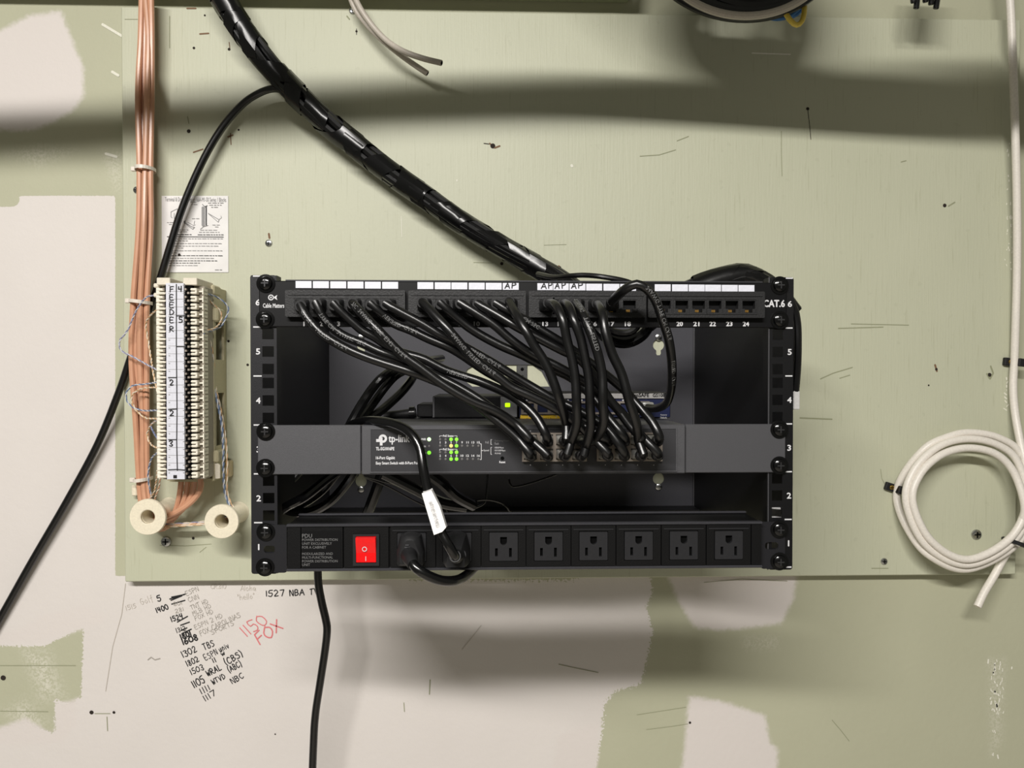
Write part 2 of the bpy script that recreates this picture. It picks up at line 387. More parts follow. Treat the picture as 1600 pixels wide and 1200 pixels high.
# ------------------------------------------------------------------ drywall
WD = -.018
def build_wall():
    x0, x1, z0, z1, st = -1.25, 1.35, -1.46, 1.05, .005
    nx, nz = int((x1-x0)/st)+1, int((z1-z0)/st)+1
    X, Z = np.meshgrid(np.linspace(x0, x1, nx), np.linspace(z0, z1, nz)); pts = np.stack([X.ravel(), Z.ravel()], 1)
    def sdf(px):
        poly = np.array([(P(a, b, WD).x, P(a, b, WD).z) for a, b in px]); d = np.full(len(pts), 1e9); ins = np.zeros(len(pts), bool)
        for i in range(len(poly)):
            a, b = poly[i], poly[(i+1) % len(poly)]; ab = b-a
            t = np.clip(((pts-a)@ab)/(ab@ab+1e-12), 0, 1); d = np.minimum(d, np.hypot(*(pts-(a+t[:, None]*ab)).T))
            c = ((a[1] > pts[:, 1]) != (b[1] > pts[:, 1])); xx = a[0]+(pts[:, 1]-a[1])*(b[0]-a[0])/(b[1]-a[1]+1e-12); ins ^= c & (pts[:, 0] < xx)
        return np.where(ins, d, -d)
    un = lambda l: np.max([sdf(p) for p in l], axis=0)
    green = un([[(-400, -500), (230, -500), (230, 306), (28, 306), (33, 311), (25, 323), (-400, 327)],
                [(180, -500), (1900, -500), (1900, 1500), (925, 1500), (930, 1200), (940, 1150), (944, 1102), (960, 1080), (1000, 1070), (1006, 1050), (1020, 985), (1010, 950), (1019, 925), (1016, 900), (180, 900)],
                [(640, 890), (900, 890), (900, 907), (640, 907)],
                [(-60, 1008), (67, 1010), (131, 980), (127, 1089), (109, 1100), (86, 1092), (86, 1147), (40, 1128), (-60, 1160)]])
    fill = un([[(-200, 90), (0, 48), (45, 25), (95, 17), (112, 60), (130, 105), (131, 150), (115, 172), (85, 190), (55, 203), (20, 205), (-200, 180)],
               [(1040, 890), (1246, 893), (1240, 935), (1221, 974), (1160, 982), (1120, 985), (1085, 980), (1060, 940)],
               [(1077, 1088), (1125, 1095), (1195, 1118), (1203, 1160), (1215, 1170), (1213, 1260), (1060, 1260)],
               [(-40, 990), (30, 985), (70, 960), (135, 948), (165, 962), (160, 975), (131, 982), (70, 1002), (-40, 1006)],
               [(-40, 1150), (40, 1122), (86, 1150), (90, 1100), (120, 1092), (118, 1130), (100, 1158), (20, 1165)],
               [(870, 1150), (900, 1140), (935, 1130), (930, 1260), (860, 1260)]])
    smear = un([[(30, 1010), (80, 1015), (105, 1090), (60, 1100)], [(0, 1110), (40, 1090), (80, 1130), (40, 1150)], [(1545, 1030), (1570, 1030), (1565, 1160), (1548, 1180)],
                [(1160, 998), (1215, 995), (1215, 1012), (1165, 1014)], [(160, 235), (190, 240), (190, 300), (178, 295)], [(10, 240), (60, 225), (120, 235), (60, 260)]])
    rough = np.clip((pts[:, 0]+.2)/.1, 0, 1)*np.clip((-.2-pts[:, 1])/.05, 0, 1)
    rough = np.maximum(rough, np.clip(sdf([(-60, 960), (150, 960), (150, 1170), (-60, 1170)])/.02, 0, 1)*.6)
    V = np.zeros((nx*nz, 3)); V[:, 0] = pts[:, 0]; V[:, 1] = -WD; V[:, 2] = pts[:, 1]
    idx = np.arange(nx*nz).reshape(nz, nx); q = np.stack([idx[:-1, :-1], idx[:-1, 1:], idx[1:, 1:], idx[1:, :-1]], -1).reshape(-1, 4)
    bv, bf = box(x0, x1, -WD+.0004, -WD+.013, z0, z1); n0 = len(V)
    V = np.vstack([V, np.array(bv)]); q = np.vstack([q, np.array(bf)+n0])
    me = bpy.data.meshes.new('wall_back'); me.vertices.add(len(V)); me.vertices.foreach_set('co', V.ravel())
    me.loops.add(q.size); me.loops.foreach_set('vertex_index', q.ravel().astype(np.int32))
    me.polygons.add(len(q)); me.polygons.foreach_set('loop_start', np.arange(0, q.size, 4, dtype=np.int32))
    me.update(calc_edges=True)
    for nm, a in (('green', green), ('filler', fill), ('smear', smear), ('rough', rough)):
        at = me.attributes.new(nm, 'FLOAT', 'POINT'); at.data.foreach_set('value', np.concatenate([a, np.zeros(8)]).astype(np.float32))
    me.materials.append(M['drywall'])
    o = place('wall_back', me, (0, 0, 0)); o['kind'] = 'structure'; return o
wall = build_wall()

M['floor'] = mat('grey_concrete_floor', (176, 170, 160), .6, bscale=20)
fl = mk('floor', box(-1.25, 1.35, -4.2, .03, -1.50, -1.46), 'floor'); fl['kind'] = 'structure'

# handwriting on the drywall
HW = WD+.0006
WPX = {'1400': 19, '1524': 19, '1312': 15, '1801': 17, '1608': 25, '1302': 24, 'TBS': 18, '1802': 20, 'ESPN': 22, 'univ': 16, '1503': 22, '1105': 20, 'WRAL': 24, '(CBS)': 31, '1111': 17, 'WTVD': 22, '(ABC)': 23, '1117': 21, 'NBC': 21, '1527': 29, 'NBA': 23}
def wr(a, m, name='handwriting'):             # fits a pen line to its width in pixels
    t, x, y, ang, h, wp, gap, lw = a
    if m == 'marker' and t in WPX:
        u = sum(.35 if c in '1i' else .55 if c in '()' else .7 if c == ' ' else 1. for c in t); gap = 1.3; wp = (WPX[t]-gap*(len(t)-1))/u
    write(t, x, y, ang, h, wp, gap, lw*.9, m, wall, HW, name=name)
for a in (('5', 246, 940, 18, 9, 7, 2, 1.7), ('1400', 245, 958, 20, 8, 6, 1, 1.7), ('1524', 268, 972, 18, 8, 6, 1, 1.6), ('1312', 276, 989, 18, 7, 5, 1, 1.1),
          ('1801', 283, 999, 20, 8, 6, .5, 2.2), ('1608', 286, 1008, 20, 9, 7, 1, 2.2), ('1302', 286, 1028, 25, 10, 7, 1, 1.5), ('TBS', 319, 1016, 22, 10, 7, 1, 1.4),
          ('1802', 293, 1042, 25, 9, 7, 1, 1.5), ('ESPN', 321, 1032, 27, 9, 6, 1, 1.1), ('univ', 344, 1019, 27, 9, 5, 1, 1.3), ('w', 347, 1025, 25, 8, 5, 1, 1.6),
          ('1503', 299, 1055, 24, 9, 7, 1, 1.4), ('11', 333, 1036, 25, 7, 7, 1, 1.5), ('1105', 303, 1075, 28, 11, 7, 1, 1.7), ('WRAL', 325, 1057, 27, 9, 7.5, 1, 1.6), ('(CBS)', 353, 1040, 30, 10, 7.5, 1, 1.6),
          ('1111', 314, 1085, 26, 9, 8, 2.5, 1.4), ('WTVD', 333, 1070, 28, 8, 6.5, 1, 1.4), ('(ABC)', 358, 1051, 28, 9, 6, 1, 1.5), ('1117', 320, 1096, 30, 9, 8, 1.5, 1.4), ('NBC', 363, 1069, 30, 9, 7, 1, 1.4),
          ('1527', 415, 932, 2, 9, 7, 1, 1.6), ('NBA', 452, 931, 3, 9, 7.5, .5, 1.7), ('TV', 484, 929, 2, 9, 6, 1, 1.6)):
    wr(a, 'marker')
for a in (('ESPN', 291, 931, 22, 7, 5, .5, .8), ('CNN', 295, 941, 20, 7, 5, 1, .8), ('801', 271, 947, 10, 6, 5, 1, .8), ('281', 274, 958, 15, 6, 5, 1, .8), ('TNT HD', 299, 953, 22, 7, 4.6, .5, .8),
          ('MLB HD', 302, 962, 24, 7, 5, .5, .8), ('FOX HD', 305, 970, 22, 7, 5, .5, .8), ('ESPN 2 HD', 305, 984, 24, 7, 5.2, .5, .8), ('FOX CAROLINAS', 313, 994, 25, 8, 5.2, .6, .9), ('SPORTS', 331, 992, 24, 7, 6, .5, .9)):
    wr(a, 'pencil', 'faded_handwriting')
for a in (('1515', 197, 954, 15, 7, 5, 1, .8), ('Golf', 220, 946, 20, 10, 6, .5, .8), ('CR310', 329, 920, 0, 7, 5, .5, .8), ('Aloha', 376, 923, 0, 8, 5, .5, .8), ('"hello"', 371, 938, 5, 9, 5, .5, .8)):
    wr(a, 'pencil2', 'faint_handwriting')
write('1150', 385, 996, 33, 19, 13, 2, 1.5, 'redpen', wall, HW, name='red_handwriting', slant=-.15)
write('FOX', 404, 1008, 33, 18, 15, 1, 2.0, 'redpen', wall, HW, name='red_handwriting')
for q in (((265, 936), (290, 928)), ((267, 938), (284, 931), (268, 933), (288, 929)), ((268, 944), (289, 938)), ((277, 972), (293, 963)), ((282, 977), (296, 972)), ((284, 990), (299, 983)), ((283, 985), (292, 981))):
    stroke(q, 1.8, 'marker', wall, HW, 'strike_out')
for q, mm, lw in ((((0, 1040), (118, 1040)), 'scuff', 1.), (((0, 1111), (75, 1112)), 'scuff', 1.), (((148, 1115), (172, 1115)), 'scuff', 1.1), (((167, 1120), (168, 1142)), 'scuff', 1.2),
              (((672, 1062), (671, 1085)), 'scuff', 1.6), (((631, 1098), (632, 1112)), 'scuff', 1.2), (((873, 1038), (905, 1045), (935, 1051)), 'scuff', 1), (((722, 1015), (738, 995), (752, 977)), 'pencil2', 1),
              (((1300, 1125), (1313, 1140), (1327, 1158)), 'scuff', .9), (((995, 1117), (1040, 1110), (1072, 1105)), 'scuff', .8), (((1010, 1140), (1050, 1135), (1075, 1131)), 'scuff', .8), (((231, 1031), (236, 1027), (242, 1031), (250, 1029)), 'pencil', 1.6),
              (((1100, 910), (1160, 905), (1230, 908)), 'scuff', .8), (((196, 912), (190, 960), (176, 1010), (165, 1080)), 'pencil2', 1.1)):
    stroke(q, lw, mm, wall, HW, 'scratch_or_light_line')
for x, y, r in ((143, 1113, 3.2), (178, 1113, 2.2), (5, 1059, 4), (430, 1147, 1.2), (1078, 1129, 2)):
    mk('anchor_hole', lathe([(0.0005, .0002), (r*mpp(0), .0003)], 10, P(x, y, HW)), 'holeblk', wall)
for x, y, x2, y2 in ((160, 38, 190, 56), (165, 240, 182, 245), (175, 112, 185, 118)):
    stroke(((x, y), ((x+x2)/2, (y+y2)/2), (x2, y2)), 4, 'scuff_or_light', wall, HW, 'paint_chip')
for k in range(46):
    x = random.gauss(1560, 6); y = random.choice([random.uniform(1025, 1180), random.uniform(1035, 1110)])
    x -= (y-1040)*.05
    stroke(((x, y), (x+random.uniform(-2, 2), y+random.uniform(2, 6))), random.uniform(1, 2.6), 'scuff_or_light', wall, HW, 'paint_chip')

# ledger added above the frame, unseen, to shade the top of the wall
lx0, lx1 = -1.2, P(985, 0, 0).x
mk('added_shade_trim_1', box(lx0, lx1, .018, -.035, .511, .60, .002), 'shade_strip')['kind'] = 'structure'

# ------------------------------------------------------------------ plywood board
bx0, bx1 = P(193, 584, 0).x, P(1590, 584, 0).x
bzt, bzb = P(193, 10, 0).z, P(700, 905, 0).z
board = thing('plywood_backboard', 'large green painted plywood backboard screwed to the wall', 'board', (0, .018, bzb))
mk('panel_sheet', box(bx0, bx1, .0, .0178, bzb, bzt, .0012), 'board', board)
for x, y, r in ((303, 75, 2), (358, 77, 2.2), (295, 205, 3), (373, 203, 1.6), (770, 228, 4), (784, 412, 2.6), (1262, 170, 2.6), (1476, 321, 3), (1463, 577, 2.2), (1451, 602, 1.4), (1546, 586, 3.5), (357, 533, 2),
                (387, 570, 2), (302, 841, 2.2), (557, 49, 1.8), (317, 398.5, 2.2), (320, 24, 1.5), (875, 418, 2)):
    mk('nail_hole', lathe([(0.0004, .0003), (r*mpp(0), .0002)], 9, P(x, y, .0002)), 'holeblk', board)
for q, mm, lw in ((((312, 53), (326, 52)), 'brown', 2.2), (((292, 13), (306, 13)), 'brown', 2.4), (((358, 66), (359, 76)), 'brown', 1.3), (((360, 208), (361, 226)), 'brown', 1.4), (((356, 214), (364, 211)), 'brown', 2.5), (((302, 238), (317, 233)), 'brown', 2),
              (((765, 224), (773, 231), (781, 228)), 'brown', 2.6), (((756, 224), (764, 225)), 'holeblk', 1.3), (((873, 416), (875, 422)), 'brown', 4), (((293, 182), (295, 193)), 'scuff', 1.3), (((557, 45), (557, 54)), 'holeblk', 1),
              (((542, 25), (546, 30)), 'scuff', 2), (((420, 365), (421, 372)), 'brown', 3), (((1262, 170), (1265, 195), (1267, 218)), 'holeblk', .9), (((1221, 205), (1221, 240), (1222, 275)), 'scuff', 1),
              (((1000, 244), (1030, 242), (1056, 234)), 'scuff', 1.2), (((1058, 220), (1076, 213)), 'scuff', 1.3), (((1282, 592), (1302, 583), (1332, 574)), 'scuff', 1.5), (((1312, 591), (1328, 586)), 'scuff', 1.3),
              (((1548, 572), (1552, 583), (1547, 592), (1542, 584)), 'scuff', 2.5), (((1461, 570), (1464, 580)), 'brown', 3), (((1376, 733), (1378, 748), (1383, 757)), 'scuff', .9), (((1362, 888), (1388, 888)), 'scuff', 1.2),
              (((1408, 253), (1416, 251)), 'scuff', 1.4), (((1482, 322), (1492, 316)), 'scuff', 2), (((1250, 653), (1300, 655)), 'scuff', 2), (((1310, 513), (1380, 511)), 'scuff', 1.5), (((1330, 506), (1420, 508)), 'scuff', 1.2),
              (((250, 852), (290, 853), (330, 850)), 'scuff', .9), (((312, 863), (322, 855)), 'scuff', .9), (((1175, 83), (1235, 85)), 'scuff_or_light', 2.2), (((627, 338), (628, 370)), 'scuff_or_light', .8), (((893, 258), (894, 260)), 'scuff_or_light', 4), (((714, 281), (714, 283)), 'scuff_or_light', 2),  # the long white line under the coil is a painted light leak
              (((740, 410), (770, 411)), 'scuff', .8), (((850, 383), (885, 382)), 'scuff', .7), (((195, 30), (215, 30)), 'scuff', .8), (((265, 25), (265, 75)), 'scuff', 1.2)):
    stroke(q, lw, mm, board, .0004, 'scratch_or_light_line')
for k in range(40):
    x = random.gauss(1577, 4); y = random.choice([random.uniform(215, 460), random.uniform(330, 420)])
    stroke(((x, y), (x+random.uniform(-1, 1), y+random.uniform(1, 4))), random.uniform(.8, 2), 'scuff_or_light', board, .0004, 'paint_chip')
for k in range(9):
    stroke(((1572+random.uniform(-6, 4), 590+k*6), (1573, 593+k*6)), random.uniform(1, 2.4), 'scuff_or_light', board, .0004, 'paint_chip')

# ------------------------------------------------------------------ screws
def cross(r, y, t=.22):
    return join(box(-r*.62, r*.62, -y-.0003, -y+.001, -r*t/2, r*t/2), box(-r*t/2, r*t/2, -y-.0003, -y+.001, -r*.62, r*.62))
def dome(r, h, w=0): 
    pr = [(r*1.35, 0), (r*1.35, .0009), (r, .0011)] if w else [(r, 0)]
    return pr+[(r, h*.35), (r*.9, h*.7), (r*.6, h*.95), (r*.25, h), (r*.02, h)]
wood_sc = mesh('wood_screw', lathe(dome(.0048, .0022), 20), 'chrome', True)
wood_cr = mesh('cross_recess', cross(.0045, .0022), 'dark')
for x, y, lab in ((420, 380, 'silver screw in the board above the rack\'s left corner'), (260, 846, 'large silver screw below the left spool'), (1525, 835, 'large silver screw inside the white cable coil'),
                  (1381, 877, 'small silver screw near the board\'s lower edge, left of the coil'), (551, 17, 'silver screw at the board top under the cut grey cables'), (214, 297, 'silver screw half hidden by the tan cables'),
                  (285, 762, 'silver screw just below the wiring block')):
    t = thing('wood_screw', lab, 'screw', P(x, y, 0)); k = {260: 1.45, 1525: 1.5}.get(x, 1.)
    o = place('screw_head', wood_sc, P(x, y, 0), t); o.scale = (k,)*3
    o = place('cross_recess', wood_cr, P(x, y, 0), t); o.scale = (k,)*3

rack_sc = mesh('screw', lathe(dome(.0062, .0042, 1), 26), 'screwblk', True)
rack_cr = mesh('cross_recess', cross(.0052, .0042, .22), 'screwcross')
def rack_screw(px, py, d, parent):
    p = P(px, py, d); o = place('screw', rack_sc, p, parent); place('cross_recess', rack_cr, p, o)

# ------------------------------------------------------------------ rack frame
rx0, rx1 = FX(391.5), FX(1239.5)
rzt, rzb = FZ(800, 431.5), FZ(800, 893.5)
UZ = [FZ(391, 892-76.55*k) for k in range(7)]; U = .04445
uz0 = FZ(800, 889.5)
rack = thing('wall_rack', 'black six-unit wall rack frame holding the network gear', 'rack', ((rx0+rx1)/2, 0, rzb))
def rail(x0, x1, hx0, hx1):
    holes = []
    for u in range(6):
        for off in (.00635, .022225, .0381):
            z = uz0+u*U+off; holes.append(rect(hx0, hx1, z-.0048, z+.0048))
    return plate(rrect(x0, x1, rzb, rzt, .002, 2), holes, -FD, .002)
lrx = FX(432.5); rrx = FX(1202)
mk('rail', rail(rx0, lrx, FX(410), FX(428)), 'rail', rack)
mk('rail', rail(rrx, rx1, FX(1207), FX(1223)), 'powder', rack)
mk('side_panel', box(rx0, rx0+.002, -FD+.002, -.0005, rzb, rzt), 'powder', rack)
mk('side_panel', box(rx1-.002, rx1, -FD+.002, -.0005, rzb, rzt), 'powder', rack)
mk('rail_lip', box(lrx-.0015, lrx, -FD+.002, -FD+.016, rzb, rzt), 'powder', rack)
mk('lip_highlight', box(rrx-.0007, rrx, -FD, -FD+.002, rzb, rzt), 'grey_metal', rack); mk('corner_highlight', box(rx1-.0034, rx1-.002, -.006, -.003, rzb+.002, rzt), 'grey_metal', rack)  # thin bright strips stand in for edges catching light
mk('rail_lip', box(rrx, rrx+.0015, -FD+.002, -FD+.016, rzb, rzt), 'powder', rack)
BD = .003
def pz(l, d=BD): return [(P(a, b, d).x, P(a, b, d).z) for a, b in l]
def keyhole(cx, cy, up):
    s = -1 if up else 1; o = []
    for k in range(25):
        a = math.radians(115+310*k/24) if not up else math.radians(-65+310*k/24)
        o.append((cx+9*math.cos(a-math.pi if False else a), cy+9*math.sin(a)))
    o = []
    a0 = 90 if not up else 270
    for k in range(21):
        a = math.radians(a0+25+ (310)*k/20); o.append((cx+9*math.cos(a), cy+9*math.sin(a)))
    ex = 4.2; o += [(cx+(ex if not up else -ex), cy+s*13), (cx+(ex*.6 if not up else -ex*.6), cy+s*16), (cx-(ex*.6 if not up else -ex*.6), cy+s*16), (cx-(ex if not up else -ex), cy+s*13)]
    return pz(o)
bholes = [pz([(742, 570), (832, 570), (846, 580), (859, 604), (738, 604), (729, 597), (726, 588), (730, 577)]),
          keyhole(1029, 539, False), keyhole(566, 539, False), keyhole(564, 752, True), keyhole(1029, 748, True)]
mk('back_panel', plate(rect(rx0+.002, rx1-.002, rzb, rzt), bholes, -BD, .0022), 'backpl', rack)
mk('bottom_flange', box(rx0+.002, rx1-.002, -.035, -.003, rzb, rzb+.0018), 'powder', rack)
for x, y in ((1029, 527), (564, 527), (564, 765), (1029, 761)):
    o = place('mounting_screw', wood_sc, P(x, y, BD), rack); o['label'] = 'silver mounting screw'
for k in range(7):
    z = uz0+k*U if k < 6 else FZ(800, 433)
    if k: mk('unit_mark', box(FX(396), FX(409), -FD-.0002, -FD, z-.0006, z+.0006), 'white_ink', rack)
    mk('unit_mark', box(FX(1227), FX(1238), -FD-.0002, -FD, z-.0006, z+.0006), 'white_ink', rack)
for k in range(6):
    z = uz0+(k+.5)*U; h = .0026
    for cx in (403.5, 1233.5):
        X = FX(cx); text(str(k+1), X-.0013 if k == 0 else X-.0019, X+.0010 if k == 0 else X+.0019, z-h, z+h, -FD-.0003, 'white_ink', rack, 'unit_number', bold=.00022)

# ------------------------------------------------------------------ patch panel
PD = .3425
pan = thing('patch_bay', 'black patch panel with four jack blocks and white label strips in the top slot', 'patch panel', (0, -FD, FZ(800, 512)))
pzt, pzb = FZ(800, 440, PD), FZ(800, 511.5, PD)
px0, px1 = FX(405, PD), FX(1229, PD)
mk('face_plate', box(px0, px1, -PD, -FD-.0002, pzb, pzt, .0008), 'panel', pan)
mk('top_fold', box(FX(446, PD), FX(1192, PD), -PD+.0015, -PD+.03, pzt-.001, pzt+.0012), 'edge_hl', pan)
ports = {}
mods = ((449, 634.5, [475, 502, 529, 556, 583, 610]), (639.5, 821, [665, 692, 718, 745, 771.5, 798]), (825.5, 1007, [852, 876, 902, 928, 955, 981]), (1010, 1190.5, [1035, 1062, 1088, 1113.5, 1139.5, 1165.5]))
MD = PD+.007
gold_me = mesh('contacts', join(*[box(-.0022+.0009*i, -.0022+.0009*i+.0006, -.001, .0015, -.0010, .0012) for i in range(4)]), 'gold')
n = 0
for mi, (a, b, ps) in enumerate(mods):
    holes = []; zc = FZ(800, 477.5, MD)
    for x in ps:
        X = FX(x, PD); Z = FZ(800, 478, PD)
        ports[n] = (X, Z); n += 1
        holes.append([(X-.0058, Z-.0028), (X-.0034, Z-.0028), (X-.0034, Z-.0062), (X+.0034, Z-.0062), (X+.0034, Z-.0028), (X+.0058, Z-.0028), (X+.0058, Z+.0046), (X-.0058, Z+.0046)])
    z0, z1 = FZ(800, 496.5, PD), FZ(800, 455.5, PD)
    blk = mk('jack_block', plate(rrect(FX(a, PD), FX(b, PD), z0, z1, .001, 2), holes, -MD, MD-PD-.0002), 'module', pan)
    for x in ps:
        X = FX(x, PD); Z = FZ(800, 478, PD)
        mk('jack_frame', plate(rect(X-.0077, X+.0077, Z-.0078, Z+.0070), [rect(X-.0066, X+.0066, Z-.0068, Z+.0056)], -MD-.0006, .0006), 'module', blk)
        o = place('contacts', gold_me, (X, -PD-.002, Z-.0046), blk); o['label'] = 'gold contacts'
    mk('top_ridge', box(FX(a+4, PD), FX(b-4, PD), -MD-.0008, -MD, z1-.0045, z1-.0035), 'module', blk)
    for i, x in enumerate(ps):
        y0 = 440.5+ (x-475)*.0052 - (0 if True else 0)
        s = mk('label_strip', box(FX(x-12.4, PD), FX(x+12.4, PD), -PD-.0004, -PD, FZ(800, y0+10.7, PD), FZ(800, y0, PD)), 'strip', pan)
        num = mi*6+i+1; wpx = 4.0 if num < 10 else 9.4
        ftext(str(num), x-wpx/2, x+wpx/2, 502.6, 509.4, 'white_ink', pan, PD+.0003, 'jack_number', bold=.00025)
for x, yy in ((798, 451), (852, 451), (876, 451), (902, 451)):
    write('AP', x-9 if x != 852 else x-6, yy, 3, 8.5, 7.5, 2.5, 1.7, 'marker', pan, PD+.0007, 'handwriting', slant=.12)
ftext('Cable Matters', 411, 444, 474.2, 480.8, 'white_ink', pan, PD+.0003, bold=.0001)
mk('printed_logo', plate(circ(FX(424, PD), FZ(800, 466, PD), .0026), [circ(FX(424, PD), FZ(800, 466, PD), .0017)], -PD-.0003, .0003), 'white_ink', pan)
mk('printed_logo', join(plate(circ(FX(424, PD), FZ(800, 466, PD), .0008, 8), [], -PD-.0003, .0003), plate([(FX(427.5, PD), FZ(800, 466, PD)), (FX(434, PD), FZ(800, 470, PD)), (FX(432.5, PD), FZ(800, 466, PD)), (FX(434, PD), FZ(800, 462, PD))], [], -PD-.0003, .0003)), 'white_ink', pan)
ftext('CAT.6', 1193, 1226, 469, 479.5, 'white_ink', pan, PD+.0003, bold=.0003)
for x, y in ((415.5, 443), (414.5, 499), (1218, 446), (1218, 500)): rack_screw(x, y, PD, pan)

# ------------------------------------------------------------------ main network switch
SD = .3425; BDY = .3465
sw = thing('network_switch', 'charcoal rack switch with lit green indicators and sixteen plugged ports in the middle slot', 'network switch', (0, -FD, FZ(800, 741)))
szt, szb = FZ(800, 663.5, SD), FZ(800, 740, SD)
mk('mounting_ear', box(FX(402, SD), FX(563.5, SD), -SD, -FD-.0002, szb, szt, .0006), 'grey_metal', sw)
mk('mounting_ear', box(FX(1071, SD), FX(1228, SD), -SD, -FD-.0002, szb, szt, .0006), 'grey_metal', sw)
mk('housing', box(FX(565.5, SD), FX(1069.5, SD), -BDY, -.165, szb, szt, .0008), 'grey_metal', sw)
fx0, fx1, fz0, fz1 = FX(579.5, BDY), FX(1056, BDY), FZ(800, 736, BDY), FZ(800, 670.5, BDY)
mk('bezel', plate(rect(fx0-.0012, fx1+.0012, fz0-.0012, fz1+.0012), [rect(fx0, fx1, fz0, fz1)], -BDY-.0010, .0010), 'grey_metal', sw)
mk('front_face', box(fx0, fx1, -BDY-.0004, -BDY, fz0, fz1), 'grey_face', sw)
FDD = BDY+.0006
lg = join(plate(circ(FX(598, FDD), FZ(800, 684.8, FDD), .0038, 20), [circ(FX(598, FDD), FZ(800, 684.8, FDD), .0017, 12)], -FDD, .0002),
          plate(rect(FX(587.5, FDD), FX(597.5, FDD), FZ(800, 690, FDD), FZ(800, 685.5, FDD)), [], -FDD-.00002, .0002), plate(rect(FX(593.3, FDD), FX(597.5, FDD), FZ(800, 695.5, FDD), FZ(800, 683, FDD)), [], -FDD-.00004, .0002))
mk('printed_logo', lg, 'white_ink', sw)
ftext('tp-link', 607.3, 640, 679.3, 694.5, 'white_ink', sw, FDD, bold=.0002)
ftext('TL-SG1016PE', 587.5, 616, 698.6, 703.6, 'white_ink', sw, FDD, bold=.00015)
ftext('16-Port Gigabit', 587.5, 617, 713, 719, 'white_ink', sw, FDD, bold=.00012)
ftext('Easy Smart Switch with 8-Port PoE', 587.5, 654, 721.2, 727, 'white_ink', sw, FDD, bold=.00012)
led_me = {k: mesh('indicator_light', lathe([(.00165, 0), (.0014, .0007), (.0003, .0009)], 12), k, True) for k in ('green_led', 'pale_led', 'amber_led', 'off_led')}
def led(x, y, k, sc=1.):
    o = place('indicator_light', led_me[k], P(x, y, FDD-.0002), sw); o.scale = (sc,)*3
    if k != 'off_led': o['label'] = {'green_led': 'lit green indicator', 'pale_led': 'lit pale green indicator', 'amber_led': 'lit amber indicator'}[k]
cols = [687.75+8.55*i for i in range(8)]
for r, y in enumerate((686.5, 696.6, 706.7, 717.3)):
    for i, x in enumerate(cols):
        if r in (0, 2) and i > 3: continue
        k = 'amber_led' if (r, i) == (1, 2) else 'green_led' if i in (2, 3) else 'off_led'
        led(x, y, k, 1. if k != 'off_led' else .72)
for i, x in enumerate(cols):
    for y, nn in ((691.3, 2*i+1), (712, 2*i+2)):
        wd = 2 if nn < 10 else 4.2; ftext(str(nn), x-wd/2, x+wd/2, y-1.6, y+1.6, 'white_ink', sw, FDD, 'port_number', bold=.0001)
for y in (681, 702):
    ftext('PoE Status', 692.5, 708.5, y-1.6, y+1.6, 'white_ink', sw, FDD, bold=.0001)
    for q in (((687, y+2), (687, y), (691.5, y)), ((709.5, y), (714, y), (714, y+2))): stroke(q, .7, 'white_ink', sw, FDD, 'printed_bracket')
stroke(((750, 693.5), (752, 693.5), (752, 718), (750, 718)), .9, 'white_ink', sw, FDD, 'printed_bracket')
stroke(((752, 704), (755, 704)), .9, 'white_ink', sw, FDD, 'printed_bracket')
led(670.5, 686.5, 'pale_led', 1.1); led(670.5, 697, 'off_led', .6); led(670.5, 707.4, 'green_led', 1.1)
for tx, y in (('PWR', 686.5), ('Max', 697), ('Fan', 707.4)): ftext(tx, 658.5, 665.5, y-1.7, y+1.7, 'white_ink', sw, FDD, bold=.0001)
ftext('PoE', 758.5, 763.8, 689.5, 693, 'dim_ink', sw, FDD); ftext('Speed', 755.8, 764, 702, 706, 'white_ink', sw, FDD)
stroke(((768.5, 687), (767, 687), (767, 694.5), (768.5, 694.5)), .7, 'white_ink', sw, FDD, 'printed_bracket')
stroke(((768.5, 699), (767, 699), (767, 710), (768.5, 710)), .7, 'white_ink', sw, FDD, 'printed_bracket')
for tx, a, b, y, mm in (('Delivering Power', 773, 795.5, 689, 'grey_ink'), ('Fault', 773, 779.5, 693, 'dim_ink'), ('1000Mbps', 773, 787, 699.8, 'white_ink'), ('10/100Mbps', 773, 789.5, 704.2, 'white_ink'), ('Activity', 773, 782.5, 708.5, 'white_ink')):
    ftext(tx, a, b, y-1.8, y+1.8, mm, sw, FDD)
mk('reset_hole', lathe([(.0017, .0001), (.0003, .00012)], 14, P(785, 716, FDD)), 'dark', sw)
ftext('Reset', 780.3, 789.5, 720.2, 723.6, 'white_ink', sw, FDD, bold=.0001)
SPD = FDD+.004
sports = {}
for gi, (a, b) in enumerate(((816, 917), (933, 1035.5))):
    y0, y1 = 676.5, 721.5; holes = []; z = lambda y: FZ(800, y, SPD)
    for r, (ya, yb) in enumerate(((679, 696), (701.5, 718.5))):
        for i in range(4):
            c = a+12.8+i*25.2; holes.append(rect(FX(c-10.2, SPD), FX(c+10.2, SPD), z(yb), z(ya)))
            sports[(gi, r, i)] = (FX(c, SPD), z((ya+yb)/2))
    mk('port_block', plate(rect(FX(a, SPD), FX(b, SPD), z(y1), z(y0)), holes, -SPD, .004), 'silver', sw)
    for i in range(4):
        for y in (673.5, 726.5): mk('port_light', lathe([(.0006, 0), (.0005, .0004)], 8, P(a+12.8+i*25.2, y, FDD)), 'dim_ink', sw)
for x, y in ((415.5, 674), (415, 731), (1217.5, 671), (1217.5, 727)): rack_screw(x, y, SD, sw)

